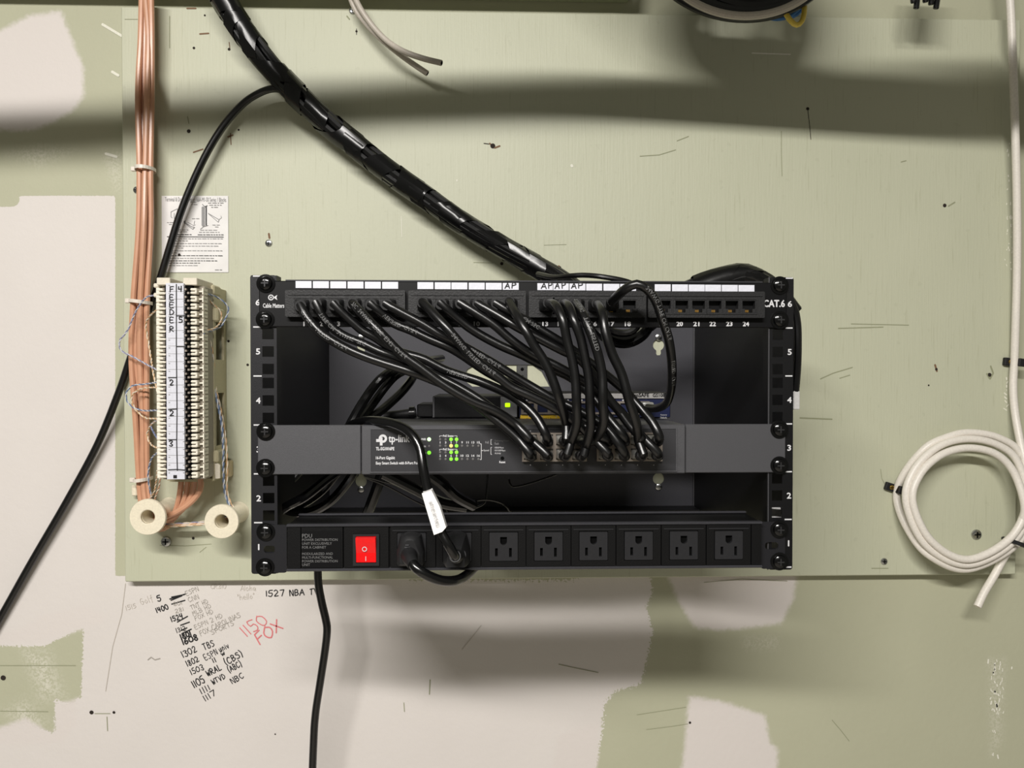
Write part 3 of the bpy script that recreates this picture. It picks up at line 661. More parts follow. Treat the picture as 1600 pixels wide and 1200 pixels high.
# ------------------------------------------------------------------ power strip
QD = .3425; QB = .350
pdu = thing('power_strip', 'black rack power distribution strip with a lit red rocker in the bottom slot', 'power strip', (0, -FD, FZ(800, 891)))
qzt, qzb = FZ(800, 818.5, QB), FZ(800, 889.5, QB)
qx0, qx1 = FX(446, QB), FX(1193, QB)
for a, b in ((405, 447), (1190.5, 1228)):
    sl = [rrect(FX(a+6, QD), FX(a+ (24 if a < 800 else 27), QD), FZ(800, 861.5, QD), FZ(800, 850, QD), .003, 4)]
    mk('mounting_ear', plate(rrect(FX(a, QD), FX(b, QD), FZ(800, 892, QD), FZ(800, 818, QD), .002, 2), sl, -QD, .0023), 'rail', pdu)
mk('body', box(qx0, qx1, -QB+.004, -.302, qzb+.0002, qzt-.0002, .001), 'pdu', pdu)
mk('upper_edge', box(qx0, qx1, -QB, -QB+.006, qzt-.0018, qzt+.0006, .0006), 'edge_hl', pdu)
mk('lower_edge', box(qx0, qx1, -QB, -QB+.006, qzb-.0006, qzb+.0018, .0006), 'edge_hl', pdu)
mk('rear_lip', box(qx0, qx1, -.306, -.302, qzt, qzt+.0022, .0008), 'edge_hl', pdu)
mz0, mz1 = qzb+.0022, qzt-.0022
def module(a, b, hole=None, name='outlet_module', m='pdu_mod'):
    z = lambda y: FZ(800, y, QB)
    return mk(name, plate(rect(FX(a+.7, QB), FX(b-.7, QB), mz0, mz1), [hole] if hole else [], -QB+.0006, .003), m, pdu)
module(447, 469, None, 'blank_module'); lab = module(469, 535, None, 'label_module'); swm = module(536, 607, rect(FX(550.5, QB), FX(592.5, QB), FZ(800, 882.5, QB), FZ(800, 832.5, QB)), 'switch_module'); module(1175, 1192, None, 'blank_module')
mk('label_plate', box(FX(472, QB), FX(532, QB), -QB+.0002, -QB+.0006, FZ(800, 885, QB), FZ(800, 828, QB)), 'panel', lab)
for tx, a, b, y, h in (('PDU', 472, 487.5, 837.3, 3.1), ('POWER DISTRIBUTION', 472, 527.5, 843.4, 2.1), ('UNIT EXCLUSIVELY', 472, 518.5, 849.3, 2.1), ('FOR A CABINET', 472, 509.5, 855.2, 2.1), ('MODULARIZED AND', 472, 520, 865.3, 2.1), ('MULTI-FUNCTIONAL', 472, 520, 871, 2.1), ('POWER DISTRIBUTION', 472, 527.5, 876.8, 2.1), ('UNIT', 472, 484.5, 882.4, 2.1)):
    ftext(tx, a, b, y-h, y+h, 'grey_ink', lab, QB+.0001)
def XZ(px, py, d): return FX(px, d), FZ(800, py, d)
mk('rocker_bezel', plate(rect(FX(551, QB), FX(592, QB), FZ(800, 882, QB), FZ(800, 833, QB)), [rect(FX(555.5, QB), FX(587.5, QB), FZ(800, 877.5, QB), FZ(800, 836, QB))], -QB-.0012, .004), 'pdu_face', swm)
a, b = FX(556.2, QB), FX(587, QB); zt, zm, zb = FZ(800, 836.5, QB), FZ(800, 846, QB), FZ(800, 877, QB)
prof = [(zt, -QB), (zt-.0006, -QB-.0052), (zm, -QB-.0042), ((zm+zb)/2, -QB-.0018), (zb+.0004, -QB-.0014), (zb, -QB+.002), (zt, -QB+.002)]
rk = mk('rocker', loft([[Vector((a, y, z)) for z, y in prof], [Vector((b, y, z)) for z, y in prof]]), 'red', swm, label='lit red rocker')
rz = FZ(800, 855, QB); mk('off_mark', plate(circ((a+b)/2-.001, rz, .0022), [circ((a+b)/2-.001, rz, .0016)], -QB-.0037, .0004), 'white_ink', swm)
mk('on_mark', box((a+b)/2-.0004, (a+b)/2+.0001, -QB-.0021, -QB-.0015, FZ(800, 874, QB), FZ(800, 867, QB)), 'white_ink', swm)
om = []
obs = [609, 680.5, 751.5, 822, 892.5, 963, 1034, 1104.5, 1175]
OC = []
for i in range(8):
    c = (obs[i]+obs[i+1])/2 + (0 if i > 1 else -2); OC.append(c)
    X, Z = XZ(c, 854, QB); s = .0133
    hole = rect(X-s, X+s, Z-s-.0002, Z+s)
    mo = module(obs[i], obs[i+1], hole)
    g = [(X-.0031, Z+.0046)]+[(X+.0031*math.cos(math.radians(180+180*k/8)), Z+.0046+.0034*math.sin(math.radians(180+180*k/8))-.0006) for k in range(9)]+[(X+.0031, Z+.0046), (X+.0031, Z+.0088), (X-.0031, Z+.0088)]
    g = [(X-.0031, Z+.0088), (X-.0031, Z+.0046)]+[(X+.0031*math.cos(math.radians(180+180*k/8)), Z+.0046+.0032*math.sin(math.radians(180+180*k/8))) for k in range(1, 8)]+[(X+.0031, Z+.0046), (X+.0031, Z+.0088)]
    hs = [g, rect(X-.0077, X-.0052, Z-.0088, Z-.0014), rect(X+.0050, X+.0075, Z-.0096, Z-.0012)]
    mk('outlet_face', plate(rrect(X-s+.0005, X+s-.0005, Z-s+.0004, Z+s-.0005, .0006, 2), hs, -QB-.0004, .0035), 'pdu_face', mo)
    mk('socket_cavity', box(X-s+.001, X+s-.001, -QB+.0032, -QB+.0036, Z-s+.001, Z+s-.001), 'dark', mo)
    mk('module_ridge', box(FX(obs[i]+4, QB), FX(obs[i+1]-4, QB), -QB, -QB+.0008, mz1-.0038, mz1-.0028), 'pdu_face', mo)
for x, y in ((415.5, 831), (414.5, 886), (1217.5, 827), (1217.5, 877)): rack_screw(x, y, QD, pdu)

# ------------------------------------------------------------------ cables in general
def cable(name, label, cat, pts, r, m='cable', group=None, n=10, step=.004, jig=0.):
    c = catmull([P(*p) for p in pts], step)
    if jig: c = [p+Vector((random.gauss(0, jig), 0, random.gauss(0, jig))) for p in c]
    o = mk(name, tube(c, r, n), m, None, True); tag(o, label, cat, group); return o, c

# ------------------------------------------------------------------ patch cables
SPX = lambda g, r, i: ((816, 933)[g]+12.8+i*25.2, (687.5, 710)[r])
A = {1: ([(470, 478), (480, 496), (499, 518), (517, 531), (542, 545), (567, 556), (592, 565), (617, 573), (642, 581), (667, 590), (715, 612), (776, 657), (812, 689)], (0, 1, 0), .372),
     2: ([(494, 475), (505, 496), (524, 516), (542, 527), (567, 537), (592, 549), (617, 558), (642, 570), (690, 591), (750, 625), (810, 672), (840, 696)], (0, 1, 1), .364),
     3: ([(522, 476), (536, 490), (555, 507), (567, 517), (586, 527), (605, 540), (624, 550), (645, 556), (664, 562), (695, 578), (724, 588), (752, 597), (789, 613), (817, 631), (840, 655)], (0, 0, 1), .362),
     4: ([(551, 474), (567, 491), (590, 515), (612, 538), (630, 555), (658, 575), (686, 596), (714, 614), (742, 629), (776, 643), (807, 664)], (0, 0, 0), .383),
     5: ([(580, 476), (599, 492), (617, 506), (642, 516), (671, 530), (702, 543), (724, 556), (761, 581), (810, 607), (860, 634), (910, 664)], (1, 0, 0), .361),
     6: ([(604, 476), (630, 490), (658, 505), (686, 522), (705, 531), (733, 546), (770, 567), (799, 585), (827, 602), (864, 623), (905, 642), (945, 667)], (1, 1, 1), .366),
     7: ([(660, 472), (677, 490), (696, 510), (714, 531), (733, 553), (752, 570), (780, 590), (799, 605), (827, 618), (864, 636), (900, 660), (930, 688)], (1, 1, 0), .384),
     8: ([(689, 475), (714, 497), (742, 518), (780, 539), (817, 555), (846, 570), (892, 590), (930, 624), (955, 658)], (1, 0, 1), .361),
     9: ([(720, 474), (742, 488), (771, 507), (799, 531), (832, 554), (864, 569), (892, 584), (930, 607), (960, 634), (985, 666)], (1, 0, 2), .368),
     10: ([(747, 475), (780, 494), (808, 511), (846, 531), (879, 548), (905, 561), (930, 590), (955, 628), (970, 643), (991, 669), (1007, 686)], (1, 1, 3), .374),
     11: ([(776, 475), (799, 489), (822, 501), (846, 516), (879, 536), (902, 552), (940, 580), (977, 611), (991, 627), (1006, 644), (1020, 661)], (1, 0, 3), .366),
     12: ([(795, 471), (808, 494), (821, 516), (836, 542), (851, 565), (862, 589), (872, 617), (879, 640), (885, 665)], (0, 0, 2), .396),
     13: ([(857, 473), (868, 478), (879, 499), (886, 531), (894, 563), (899, 593), (901, 633), (901, 662), (891, 693)], (0, 1, 2), .403),
     14: ([(881, 473), (889, 480), (897, 501), (907, 527), (914, 559), (920, 591), (922, 633), (923, 666), (915, 700)], (0, 1, 3), .404),
     15: ([(899, 473), (911, 492), (924, 522), (935, 556), (941, 587), (942, 628), (943, 662), (930, 687)], (0, 0, 3), .408),
     16: ([(933, 474), (941, 489), (946, 520), (957, 554), (971, 584), (983, 626), (994, 660), (998, 690)], (1, 1, 2), .404)}
ordw = ['first', 'second', 'third', 'fourth', 'fifth', 'sixth']; blkw = ['leftmost', 'second', 'third']
CR = .0041
def rring(c, w, h, r=.35, n=3):
    return [Vector((c.x+x, c.y, c.z+z)) for x, z in rrect(-w/2, w/2, -h/2, h/2, min(w, h)*r, n)]
def boot(c0, c1, w0, h0, w1, h1):
    m = c0.lerp(c1, .55)
    return loft([rring(c0, w0, h0, .12), rring(c0.lerp(c1, .2), w0, h0, .2), rring(m, (w0*.6+w1*.4), (h0*.6+h1*.4), .35), rring(c1, w1, h1, .49)])
def text_part(o, c, txt, s0, h=.0034):
    V, Fc = text_on(c, txt, s0, h, CR); mk('jacket_print', (V, Fc), 'grey_ink', o)
JT = {1: ('CM 75C   LISTED   CAT.6', .05), 2: ('TYPE CM  24AWG  75C', .06), 4: ('75C  24AWG  TYPE  E347  CAT.6', .05), 5: ('VERIFIED  CAT.6', .08), 6: ('LISTED  CAT.6', .34), 7: ('24AWG  LISTED  CAT.6', .22), 3: ('VERIFIED', .5), 11: ('CM 75C', .16), 15: ('75C CM 24AWG    TYPE  LISTED', .05)}
def patch(k, pts, sp, dm):
    pi = k-1; X, Z = ports[pi]; gi = pi//6
    lab = 'black patch cable from the %s jack of the %s jack block' % (ordw[pi % 6], blkw[gi])
    t = thing('patch_cable', lab, 'cable', (X, -MD, Z), 'patch cables between panel and switch')
    n = len(pts); L = []
    ex, ey = SPX(*sp); sx, sz = sports[sp]; eb = .37
    for i, (x, y) in enumerate(pts):
        f = i/(n-1); d = dm - (dm-.366)*max(0, 1-f/.22)**1.5 - (dm-.378)*max(0, (f-.72)/.28)**1.6
        L.append(P(x, y, d))
    end = Vector((sx, -eb, sz)); pre = Vector((sx+(L[-1].x-sx)*.25, -eb-.012, sz+(L[-1].z-sz)*.3))
    c = catmull(L+[pre, end])
    st = L[0]; c = [st+Vector(((X-st.x)*.25, .007, (Z-st.z)*.3))]+c
    j = mk('jacket', tube(c, CR, 12), 'cable', t, True)
    c0 = Vector((X, -PD-.004, Z-.0006)); c1 = st+Vector((0, -.0015, 0))
    mk('boot', boot(c0, c1, .0126, .0112, .0102, .0102), 'boot', t, True)
    mk('plug', boot(Vector((sx, -SPD+.003, sz)), Vector((sx, -eb+.004, sz)), .0118, .0086, .0092, .0072), 'plugclr', t, True)
    mk('strain_relief', tube([end+Vector((0, .006, 0)), end, end.lerp(pre, .5)], lambda f: CR*(1.22-.15*f), 12), 'boot', t, True)
    if k in JT: text_part(j, c, *JT[k])
for k in A: patch(k, *A[k])

# the one that loops up and over to the small switch
X, Z = ports[16]
t = thing('patch_cable', 'black patch cable looping up and over from the third jack block to the blue switch', 'cable', (X, -MD, Z))
c17 = catmull([P(*p) for p in ((954, 474, .360), (963, 464, .372), (978, 451, .384), (995, 444, .388), (1011, 452, .388), (1025, 471, .386), (1034, 497, .382), (1044, 527, .374), (1049, 559, .362), (1050, 590, .345), (1047, 615, .322), (1040, 631, .300), (1026, 638, .282), (1012, 637, .268))])
j = mk('jacket', tube(c17, CR, 12), 'cable', t, True); text_part(j, c17, '24AWG TYPE CM CAT.6', .2); text_part(j, c17, 'LISTED   CAT.6', .52)
mk('boot', boot(Vector((X, -PD-.004, Z)), c17[1], .0112, .0098, .0092, .0092), 'boot', t, True)
mk('plug', box(P(1000, 638, .255).x, P(1018, 638, .255).x, -.268, -.244, P(1009, 644, .255).z, P(1009, 628, .255).z, .0015, 2), 'plugclr', t, True)

# ------------------------------------------------------------------ small switch and media box on top of the big switch
ND = .247
ss = thing('small_network_switch', 'small navy blue network switch with yellow sticker lying on the rack switch', 'network switch', P(930, 657, .2))
z0 = szt+.0004; z1 = P(930, 614, ND).z; xa, xb = P(810, 640, ND).x, P(1048, 640, ND).x
mk('housing', box(xa, xb, -ND+.001, -.15, z0, z1, .001), 'powder', ss)
mk('front_face', box(xa+.001, xb-.001, -ND-.0003, -ND+.001, z0+.001, P(930, 624, ND).z), 'navy', ss)
mk('name_strip', box(xa+.002, xb-.007, -ND-.0006, -ND, P(930, 622.5, ND).z, z1-.0005), 'silverlab', ss)
ftext('ProSAFE', 987, 1014, 614.5, 620.3, 'marker', ss, ND+.0008, bold=.0002); ftext('GS108', 1020, 1038.5, 615, 620.3, 'marker', ss, ND+.0008, bold=.0002)
ftext('NETGEAR', 803+12, 835, 614.8, 620, 'marker', ss, ND+.0008, bold=.0002)
ftext('Factory', 1032, 1042, 647, 650, 'white_ink', ss, ND+.0006); ftext('Defaults', 1032, 1042, 651, 654, 'white_ink', ss, ND+.0006)
mk('sticker', box(P(813, 650, ND).x, P(880, 650, ND).x, -ND-.0006, -ND, P(840, 657, ND).z, P(840, 648.5, ND).z), 'yellowlab', ss, label='yellow sticker')
ftext('For Use With', 815, 826, 653, 656, 'marker', ss, ND+.0008); ftext('Model 5 V', 846, 861, 652, 655, 'marker', ss, ND+.0008)
hs = []; zz = lambda y: P(930, y, ND).z
for i in range(9):
    x = 818+i*21.5; hs.append(rect(P(x, 640, ND).x, P(x+16, 640, ND).x, zz(644), zz(630)))
mk('port_block', plate(rect(P(814, 640, ND).x, P(1014, 640, ND).x, zz(647), zz(627)), hs, -ND-.003, .0028), 'silver', ss)
for i in range(8): ftext(str(i+1), 824+i*21.5+.5, 827.5+i*21.5, 648.5, 652.5, 'white_ink', ss, ND+.0007, 'port_number')
for i in range(8): mk('port_light', lathe([(.0011, 0), (.0008, .0005)], 8, P(823+i*21.5, 625.5, ND+.0003)), 'white_ink', ss)

mb = thing('media_converter', 'small black box with grey end plate and lime green light beside the blue switch', 'box', P(740, 657, .2))
xa, xb = P(676, 640, ND).x, P(809, 640, ND).x; z1 = P(740, 618.5, ND).z
mk('housing', box(xa, xb, -ND, -.16, z0, z1, .0015, 2), 'powder', mb)
mk('front_edge', box(xa, xa+.002, -ND-.001, -ND, z0+.001, z1-.001), 'grey_metal', mb)
mk('end_plate', box(P(782, 640, ND).x, P(808, 640, ND).x, -ND-.002, -ND, z0+.001, z1-.001, .0005), 'greyplate', mb, label='grey end plate')
mk('indicator_light', box(P(789, 640, ND).x, P(797, 640, ND).x, -ND-.0032, -ND-.0018, P(793, 636, ND).z, P(793, 629.5, ND).z, .0006), 'lime_led', mb, label='lit lime green light')
mk('side_port', box(P(651, 640, ND).x, xa, -ND+.004, -.18, z0+.001, P(651, 632, ND).z, .001), 'powder', mb)
t = thing('power_connector', 'black barrel power connector plugged into the left of the media box', 'connector', P(640, 648, ND))
mk('barrel', tube([P(600, 651, ND-.01), P(620, 649, ND-.01), P(642, 646, ND-.01), P(650, 645, ND-.01)], .0052, 14), 'boot', t, True)
mk('collar', tube([P(640, 646, ND-.01), P(644, 645.8, ND-.01), P(648, 645.6, ND-.01)], .0072, 14), 'cord', t, True)

# little hardware seen through the slot of the back panel
t = thing('metal_bracket', 'tiny pale metal bracket seen through the slot in the rack back', 'bracket', P(816, 595, 0))
mk('bracket_plate', box(P(807, 584, 0).x, P(824, 584, 0).x, -.0016, 0, P(816, 608, 0).z, P(816, 568, 0).z, .0004), 'chrome', t)
for y in (577, 589): mk('bracket_hole', lathe([(.0024, .0001), (.0002, .0002)], 10, P(816, y, .0017)), 'dark', t)

# ------------------------------------------------------------------ power plugs and cords
t = thing('power_plug', 'black three-pin power plug in the first outlet with its cord hanging below', 'plug', P(642, 880, QB))
X, Z = XZ(642, 854, QB)
def pl(w, h, y, dz=0., tip=.35):     # rounded triangular section
    return [Vector((X+x, y, Z+dz+z)) for x, z in [(-w/2, -h*.42), (-w*.44, -h*.5), (w*.44, -h*.5), (w/2, -h*.42), (w/2, -h*.05), (w*tip, h*.42), (w*.12, h*.5), (-w*.12, h*.5), (-w*tip, h*.42), (-w/2, -h*.05)]]
mk('plug_body', loft([pl(.0245, .0290, -QB-.0006, 0, .38), pl(.0245, .0290, -QB-.008, 0, .36), pl(.0225, .0265, -QB-.0125, -.0005, .3), pl(.017, .021, -QB-.015, -.001, .25)]), 'boot', t, True)
for i, (w, z) in enumerate(((.003, .0055), (.0045, .0035), (.006, .0015))): mk('grip_rib', box(X-w/2-.002, X+w/2-.002, -QB-.0162, -QB-.0145, Z+z-.0004, Z+z+.0004), 'grey_metal', t)
cp = [P(*p) for p in ((639, 868, .366), (642, 876, .382), (651, 888, .388), (668, 899, .388), (690, 907, .382), (712, 907, .370), (728, 899, .350), (742, 886, .322), (752, 874, .295))]
cc = catmull(cp); mk('cord', tube(cc, .0044, 12), 'cord', t, True)
mk('strain_relief', tube(cc[:6], lambda f: .0075-.0022*f, 14), 'boot', t, True)
t = thing('power_plug', 'black round power plug in the second outlet with a white tagged cord rising from it', 'plug', P(712, 880, QB))
X, Z = XZ(713.5, 853, QB)
mk('plug_body', loft([pl(.0245, .0285, -QB-.0006, 0, .36), pl(.0240, .0280, -QB-.010, 0, .34), pl(.020, .023, -QB-.020, -.002, .32), pl(.0155, .016, -QB-.027, -.0045, .3)]), 'boot', t, True)
cp = [P(*p) for p in ((714, 869, .372), (711, 869, .390), (703, 855, .396), (690, 832, .394), (679, 800, .390), (668, 765, .386), (661, 730, .384), (657, 705, .380), (648, 684, .376), (632, 669, .368), (608, 660, .356), (580, 657, .342), (556, 661, .322), (540, 672, .290), (530, 700, .26))]
cc = catmull(cp); mk('cord', tube(cc, .0042, 12), 'cord', t, True)
mk('strain_relief', tube(cc[:5], lambda f: .0068-.0018*f, 14), 'boot', t, True)
mk('collar_ring', tube([P(716, 868, .371), P(716, 868, .3722), P(716, 868, .3735)], .0068, 18), 'pdu_face', t, True)
tg = thing('cord_tag', 'white folded tag wrapped round the cord above the second outlet', 'tag', P(678, 800, .39))
q = [P(659, 771, .3990), P(674, 766, .3990), P(687, 792, .4010), P(697, 824, .4025), P(691, 831, .4025), P(678, 836, .4025)]
q2 = [v+Vector((0, .0115, 0)) for v in q]
mk('tag_sheet', loft([q, [v.lerp(w2, .5)+Vector((.0008, 0, 0)) for v, w2 in zip(q, q2)], q2]), 'white_tag', tg)
V, Fc, wd, hh = glyphs('PLUG IN LAST'); a, b = P(675, 783, .4012), P(687, 822, .4040); tt = (b-a); ln = tt.length; tt.normalize(); up = Vector((tt.z, 0, -tt.x))*-1
mk('printed_text', ([a+tt*(vx/wd*ln)-up*(vy/hh*.003)+Vector((0, -.0004, 0)) for vx, vy in V], Fc), 'greytxt', tg)
cable('hanging_cord', 'thick black power cord hanging from the power strip down the bare wall', 'cord', [(497, 800, .07), (497, 850, .07), (497, 905, .07), (502, 938, .068), (509, 968, .066), (511, 985, .065), (508, 1015, .062), (500, 1068, .058), (493, 1115, .052), (490, 1160, .048), (487, 1260, .04), (484, 1500, .03), (486, 1900, .03)], .0050, 'cord', n=14)

# cords inside the rack
inside = 'dark cords inside the rack'
CI = [('upper left cord slanting behind the patch cables inside the rack', [(535, 690, .30), (548, 662, .30), (565, 632, .29), (585, 603, .28), (606, 583, .27), (640, 568, .22), (690, 560, .12)], .0046),
      ('second slanting cord beside the upper left cord inside the rack', [(545, 690, .29), (560, 664, .29), (585, 628, .27), (606, 600, .26), (622, 585, .25), (650, 572, .2)], .0042),
      ('third slanting cord rising toward the jack cables inside the rack', [(545, 690, .28), (570, 660, .28), (600, 638, .26), (628, 612, .24), (645, 590, .22), (652, 570, .18)], .0046),
      ('lower left cord bent near the left rail in the second slot', [(530, 735, .30), (512, 748, .30), (478, 775, .30), (450, 790, .29), (437, 797, .25), (440, 770, .2), (470, 735, .18)], .0046),
      ('lowest cord curling along the left rail in the second slot', [(560, 720, .29), (548, 746, .29), (522, 778, .28), (495, 796, .27), (465, 801, .26), (445, 795, .24), (440, 780, .2)], .0046),
      ('middle cord curling behind the left rail in the second slot', [(530, 735, .27), (505, 765, .27), (478, 785, .26), (455, 795, .24), (445, 780, .18)], .0042),
      ('straight cord falling behind the power strip left of its tag', [(600, 730, .15), (588, 765, .15), (575, 800, .14), (560, 840, .10)], .0062),
      ('black cord sagging behind the third jack block', [(915, 470, .16), (930, 508, .18), (950, 528, .19), (975, 535, .19), (998, 527, .19), (1014, 508, .18), (1026, 470, .16)], .0068),
      ('shorter cord sagging above the other behind the third jack block', [(930, 470, .20), (948, 510, .21), (972, 521, .21), (994, 512, .21), (1006, 470, .2)], .0042)]
for lab, pts, r in CI: cable('cord', lab, 'cord', pts, r, 'cord', inside)
for lab, pts in (('thin wire crossing under the switch, upper of two', [(570, 745, .2), (600, 753, .2), (640, 765, .2), (690, 790, .2), (700, 800, .2)]), ('thin wire crossing under the switch, lower of two', [(572, 747, .19), (605, 760, .19), (650, 784, .19), (690, 802, .19)]),
                 ('thin wire arching above the power strip', [(728, 785, .22), (760, 781, .22), (785, 787, .22), (797, 800, .22), (799, 815, .2)]), ('thin wire hanging straight under the switch', [(762, 735, .2), (760, 770, .2), (757, 786, .2), (740, 795, .2)]),
                 ('kinked thin wire under the middle of the switch', [(795, 748, .2), (800, 760, .2), (825, 756, .2), (870, 741, .2)])):
    cable('thin_wire', lab, 'wire', pts, .0011, 'cord', inside, 6)
cable('cord', 'black cord bundle running under the switch right of the white tag', 'cord', [(655, 730, .25), (690, 755, .25), (712, 775, .24), (740, 790, .22)], .006, 'cord', inside)
cable('cord', 'lower black cord of the two right of the white tag', 'cord', [(600, 740, .22), (650, 765, .22), (690, 785, .22), (730, 792, .22)], .006, 'cord', inside)

t = thing('paper_tag', 'white paper tag tucked behind the right rail above the power strip', 'tag', P(1209, 811, .32))
mk('tag_sheet', plate(pz([(1199, 790), (1219, 792), (1224, 811), (1199, 812)], .322), [], -.322, .0006), 'white_tag', t)

# ------------------------------------------------------------------ taped looms
def loom(label, pts, r, spans, strands=7, name='taped_cable_loom'):
    c = catmull([P(*p) for p in pts], .005); T, Ns = frames(c); m = len(c)
    t = thing(name, label, 'cable bundle', c[0])
    rf = (lambda i: r(i/(m-1))) if callable(r) else (lambda i: r)
    for k in range(strands):
        a0 = 2*math.pi*k/strands; path = []
        for i in range(m):
            a = a0+.5*math.sin(i*.035+k)+i*.006; b = T[i].cross(Ns[i]); rr = rf(i)*.62
            path.append(c[i]+Ns[i]*(rr*math.cos(a))+b*(rr*math.sin(a)))
        mk('cable_strand', tube(path, rf(m//2)*.36, 8), 'cable', t, True)
    for s0, s1, tilt, bulge in spans:
        i0, i1 = s0*(m-1), s1*(m-1); n = 18; R = max(3, int((i1-i0)/1.5)+1); V, Fc = [], []
        ph = random.uniform(0, 6.28)
        for q in range(R):
            for k in range(n):
                a = 2*math.pi*k/n; ii = i0+(i1-i0)*q/(R-1)+tilt*math.cos(a+ph); ii = max(0, min(m-1.001, ii)); j = int(ii); f = ii-j
                p = c[j].lerp(c[j+1], f); nn = Ns[j]; b = T[j].cross(nn)
                rr = rf(j)*(bulge+.035*math.sin(a*6+ph*3)+.03*math.sin(a*3-q*.5))
                V.append(p+nn*(rr*math.cos(a))+b*(rr*math.sin(a)))
        for q in range(R-1):
            for k in range(n):
                k2 = (k+1) % n; Fc.append((q*n+k, q*n+k2, (q+1)*n+k2, (q+1)*n+k))
        mk('tape_wrap', (V, Fc), 'tape', t, True)
    return t, c
sp = []; s = 0.
while s < .97:
    l = random.uniform(.028, .06); sp.append((s, min(1, s+l), random.uniform(1.5, 4.5)*random.choice((1, 1, -1)), random.uniform(.97, 1.04))); s += l*random.uniform(.86, 1.22)
loom('thick black taped cable loom running diagonally from the top left to the rack', [(325, -50, .057), (352, 3, .052), (378, 45, .046), (405, 82, .040), (435, 117, .036), (468, 151, .034), (510, 190, .033), (555, 227, .032), (610, 270, .032), (665, 308, .033), (725, 350, .036), (785, 386, .040), (838, 416, .048), (875, 438, .06), (905, 462, .075), (925, 500, .09)],
     lambda f: .0168-.0028*f, sp)
loom('short black taped cable bundle bulging above the rack\'s right corner', [(1010, 505, .2), (1050, 470, .2), (1095, 449, .2), (1135, 437, .2), (1160, 432, .2), (1180, 438, .2), (1212, 458, .19), (1240, 490, .19)],
     lambda f: .010+.0045*math.sin(f*math.pi), [(.1, .3, 2, 1), (.28, .52, 3, 1.03), (.5, .68, -3, 1.0), (.66, .95, 2, .98)], 6)
t = thing('black_cable', 'black cable bundle running down behind the rack\'s right side to a white tag', 'cable', P(1246, 600, .2))
c = catmull([P(*p) for p in ((1225, 455, .2), (1240, 478, .2), (1246, 505, .2), (1247, 540, .2), (1246, 575, .2), (1243, 612, .2))]); mk('jacket', tube(c, .0040, 10), 'cable', t, True)
c = catmull([P(*p) for p in ((1222, 455, .19), (1236, 478, .19), (1240, 505, .19), (1241, 540, .19), (1241, 575, .19), (1238, 620, .19))]); mk('jacket', tube(c, .0040, 10), 'cable', t, True)
mk('tag_sheet', box(P(1238, 620, .2).x, P(1248, 620, .2).x, -.204, -.196, P(1243, 640, .2).z, P(1243, 611, .2).z, .001), 'white_tag', t, label='white tag')
cable('thin_cable', 'thin black cable arching just above the patch panel', 'cable', [(840, 428, .17), (865, 433, .2), (890, 431, .22), (915, 430, .23), (945, 433, .24), (980, 440, .24), (1005, 452, .23)], .0028, 'cable')
cable('branch_cable', 'thin black cable leaving the loom and sweeping down to the lower left', 'cable', [(470, 153, .040), (455, 146, .042), (440, 140, .036), (424, 139, .030), (404, 146, .026), (380, 162, .024), (352, 193, .022), (326, 234, .020), (302, 283, .018), (282, 333, .017), (265, 387, .016), (250, 436, .014), (234, 482, .010), (218, 522, .009), (203, 562, .009), (186, 612, .006), (152, 695, -.004), (104, 784, -.006), (50, 877, -.008), (0, 966, -.010), (-60, 1070, -.01), (-150, 1220, -.01), (-230, 1420, -.01)], .0047, 'cable', n=12)

# ------------------------------------------------------------------ tan telephone cables, ties, spools, wiring block
keys = [-12, 60, 150, 265, 360, 470, 560, 660, 755, 800]
cen = [228, 230, 228, 226.5, 226, 219, 217, 221, 224, 232]
hw = [10, 11, 14, 11, 12.5, 13.5, 15, 11.5, 8.5, 9]
lay = [(-.95, .55), (.05, 1), (.95, .55), (-.48, -.35), (.52, -.3), (-.2, -1.25), (.75, -1.25)]
ordl = ['leftmost', 'middle front', 'rightmost', 'second from left', 'second from right', 'rear left', 'rear right']
tang = 'tan telephone cables on the board'
for k, (u, v) in enumerate(lay):
    pts = []
    for i, y in enumerate(keys):
        tie = y in (265, 470, 755); j = 0 if tie else random.uniform(-.22, .22)
        x = cen[i]+(u+j)*(hw[i]-1)*.9; d = .024+v*.0062+(0 if tie else random.uniform(-.002, .003))
        pts.append((x, y, max(.0205 if y < 0 else .016, d)))
    if k in (0, 2, 3, 6):
        e = {0: 0, 2: 1, 3: 2, 6: 3}[k]
        pts += [(240+e*2, 826-e*5, .020+.006*e), (262+e*4, 822-e*7, .020+.007*e), (274+e*8, 800-e*5, .024+.006*e), (281+e*10.5, 772-e*2, .030+.005*e), (284+e*10, 742, .036+.004*e)]
    else: pts += [(240, 822, .02+.004*(k % 3)), (256, 824, .024+.004*(k % 3))]
    cable('telephone_cable', ordl[k]+' tan telephone cable of the vertical bundle beside the wiring block', 'cable', pts, .0038, 'tan', tang, 9, .006)
tie_g = 'clear ties round the tan cables'
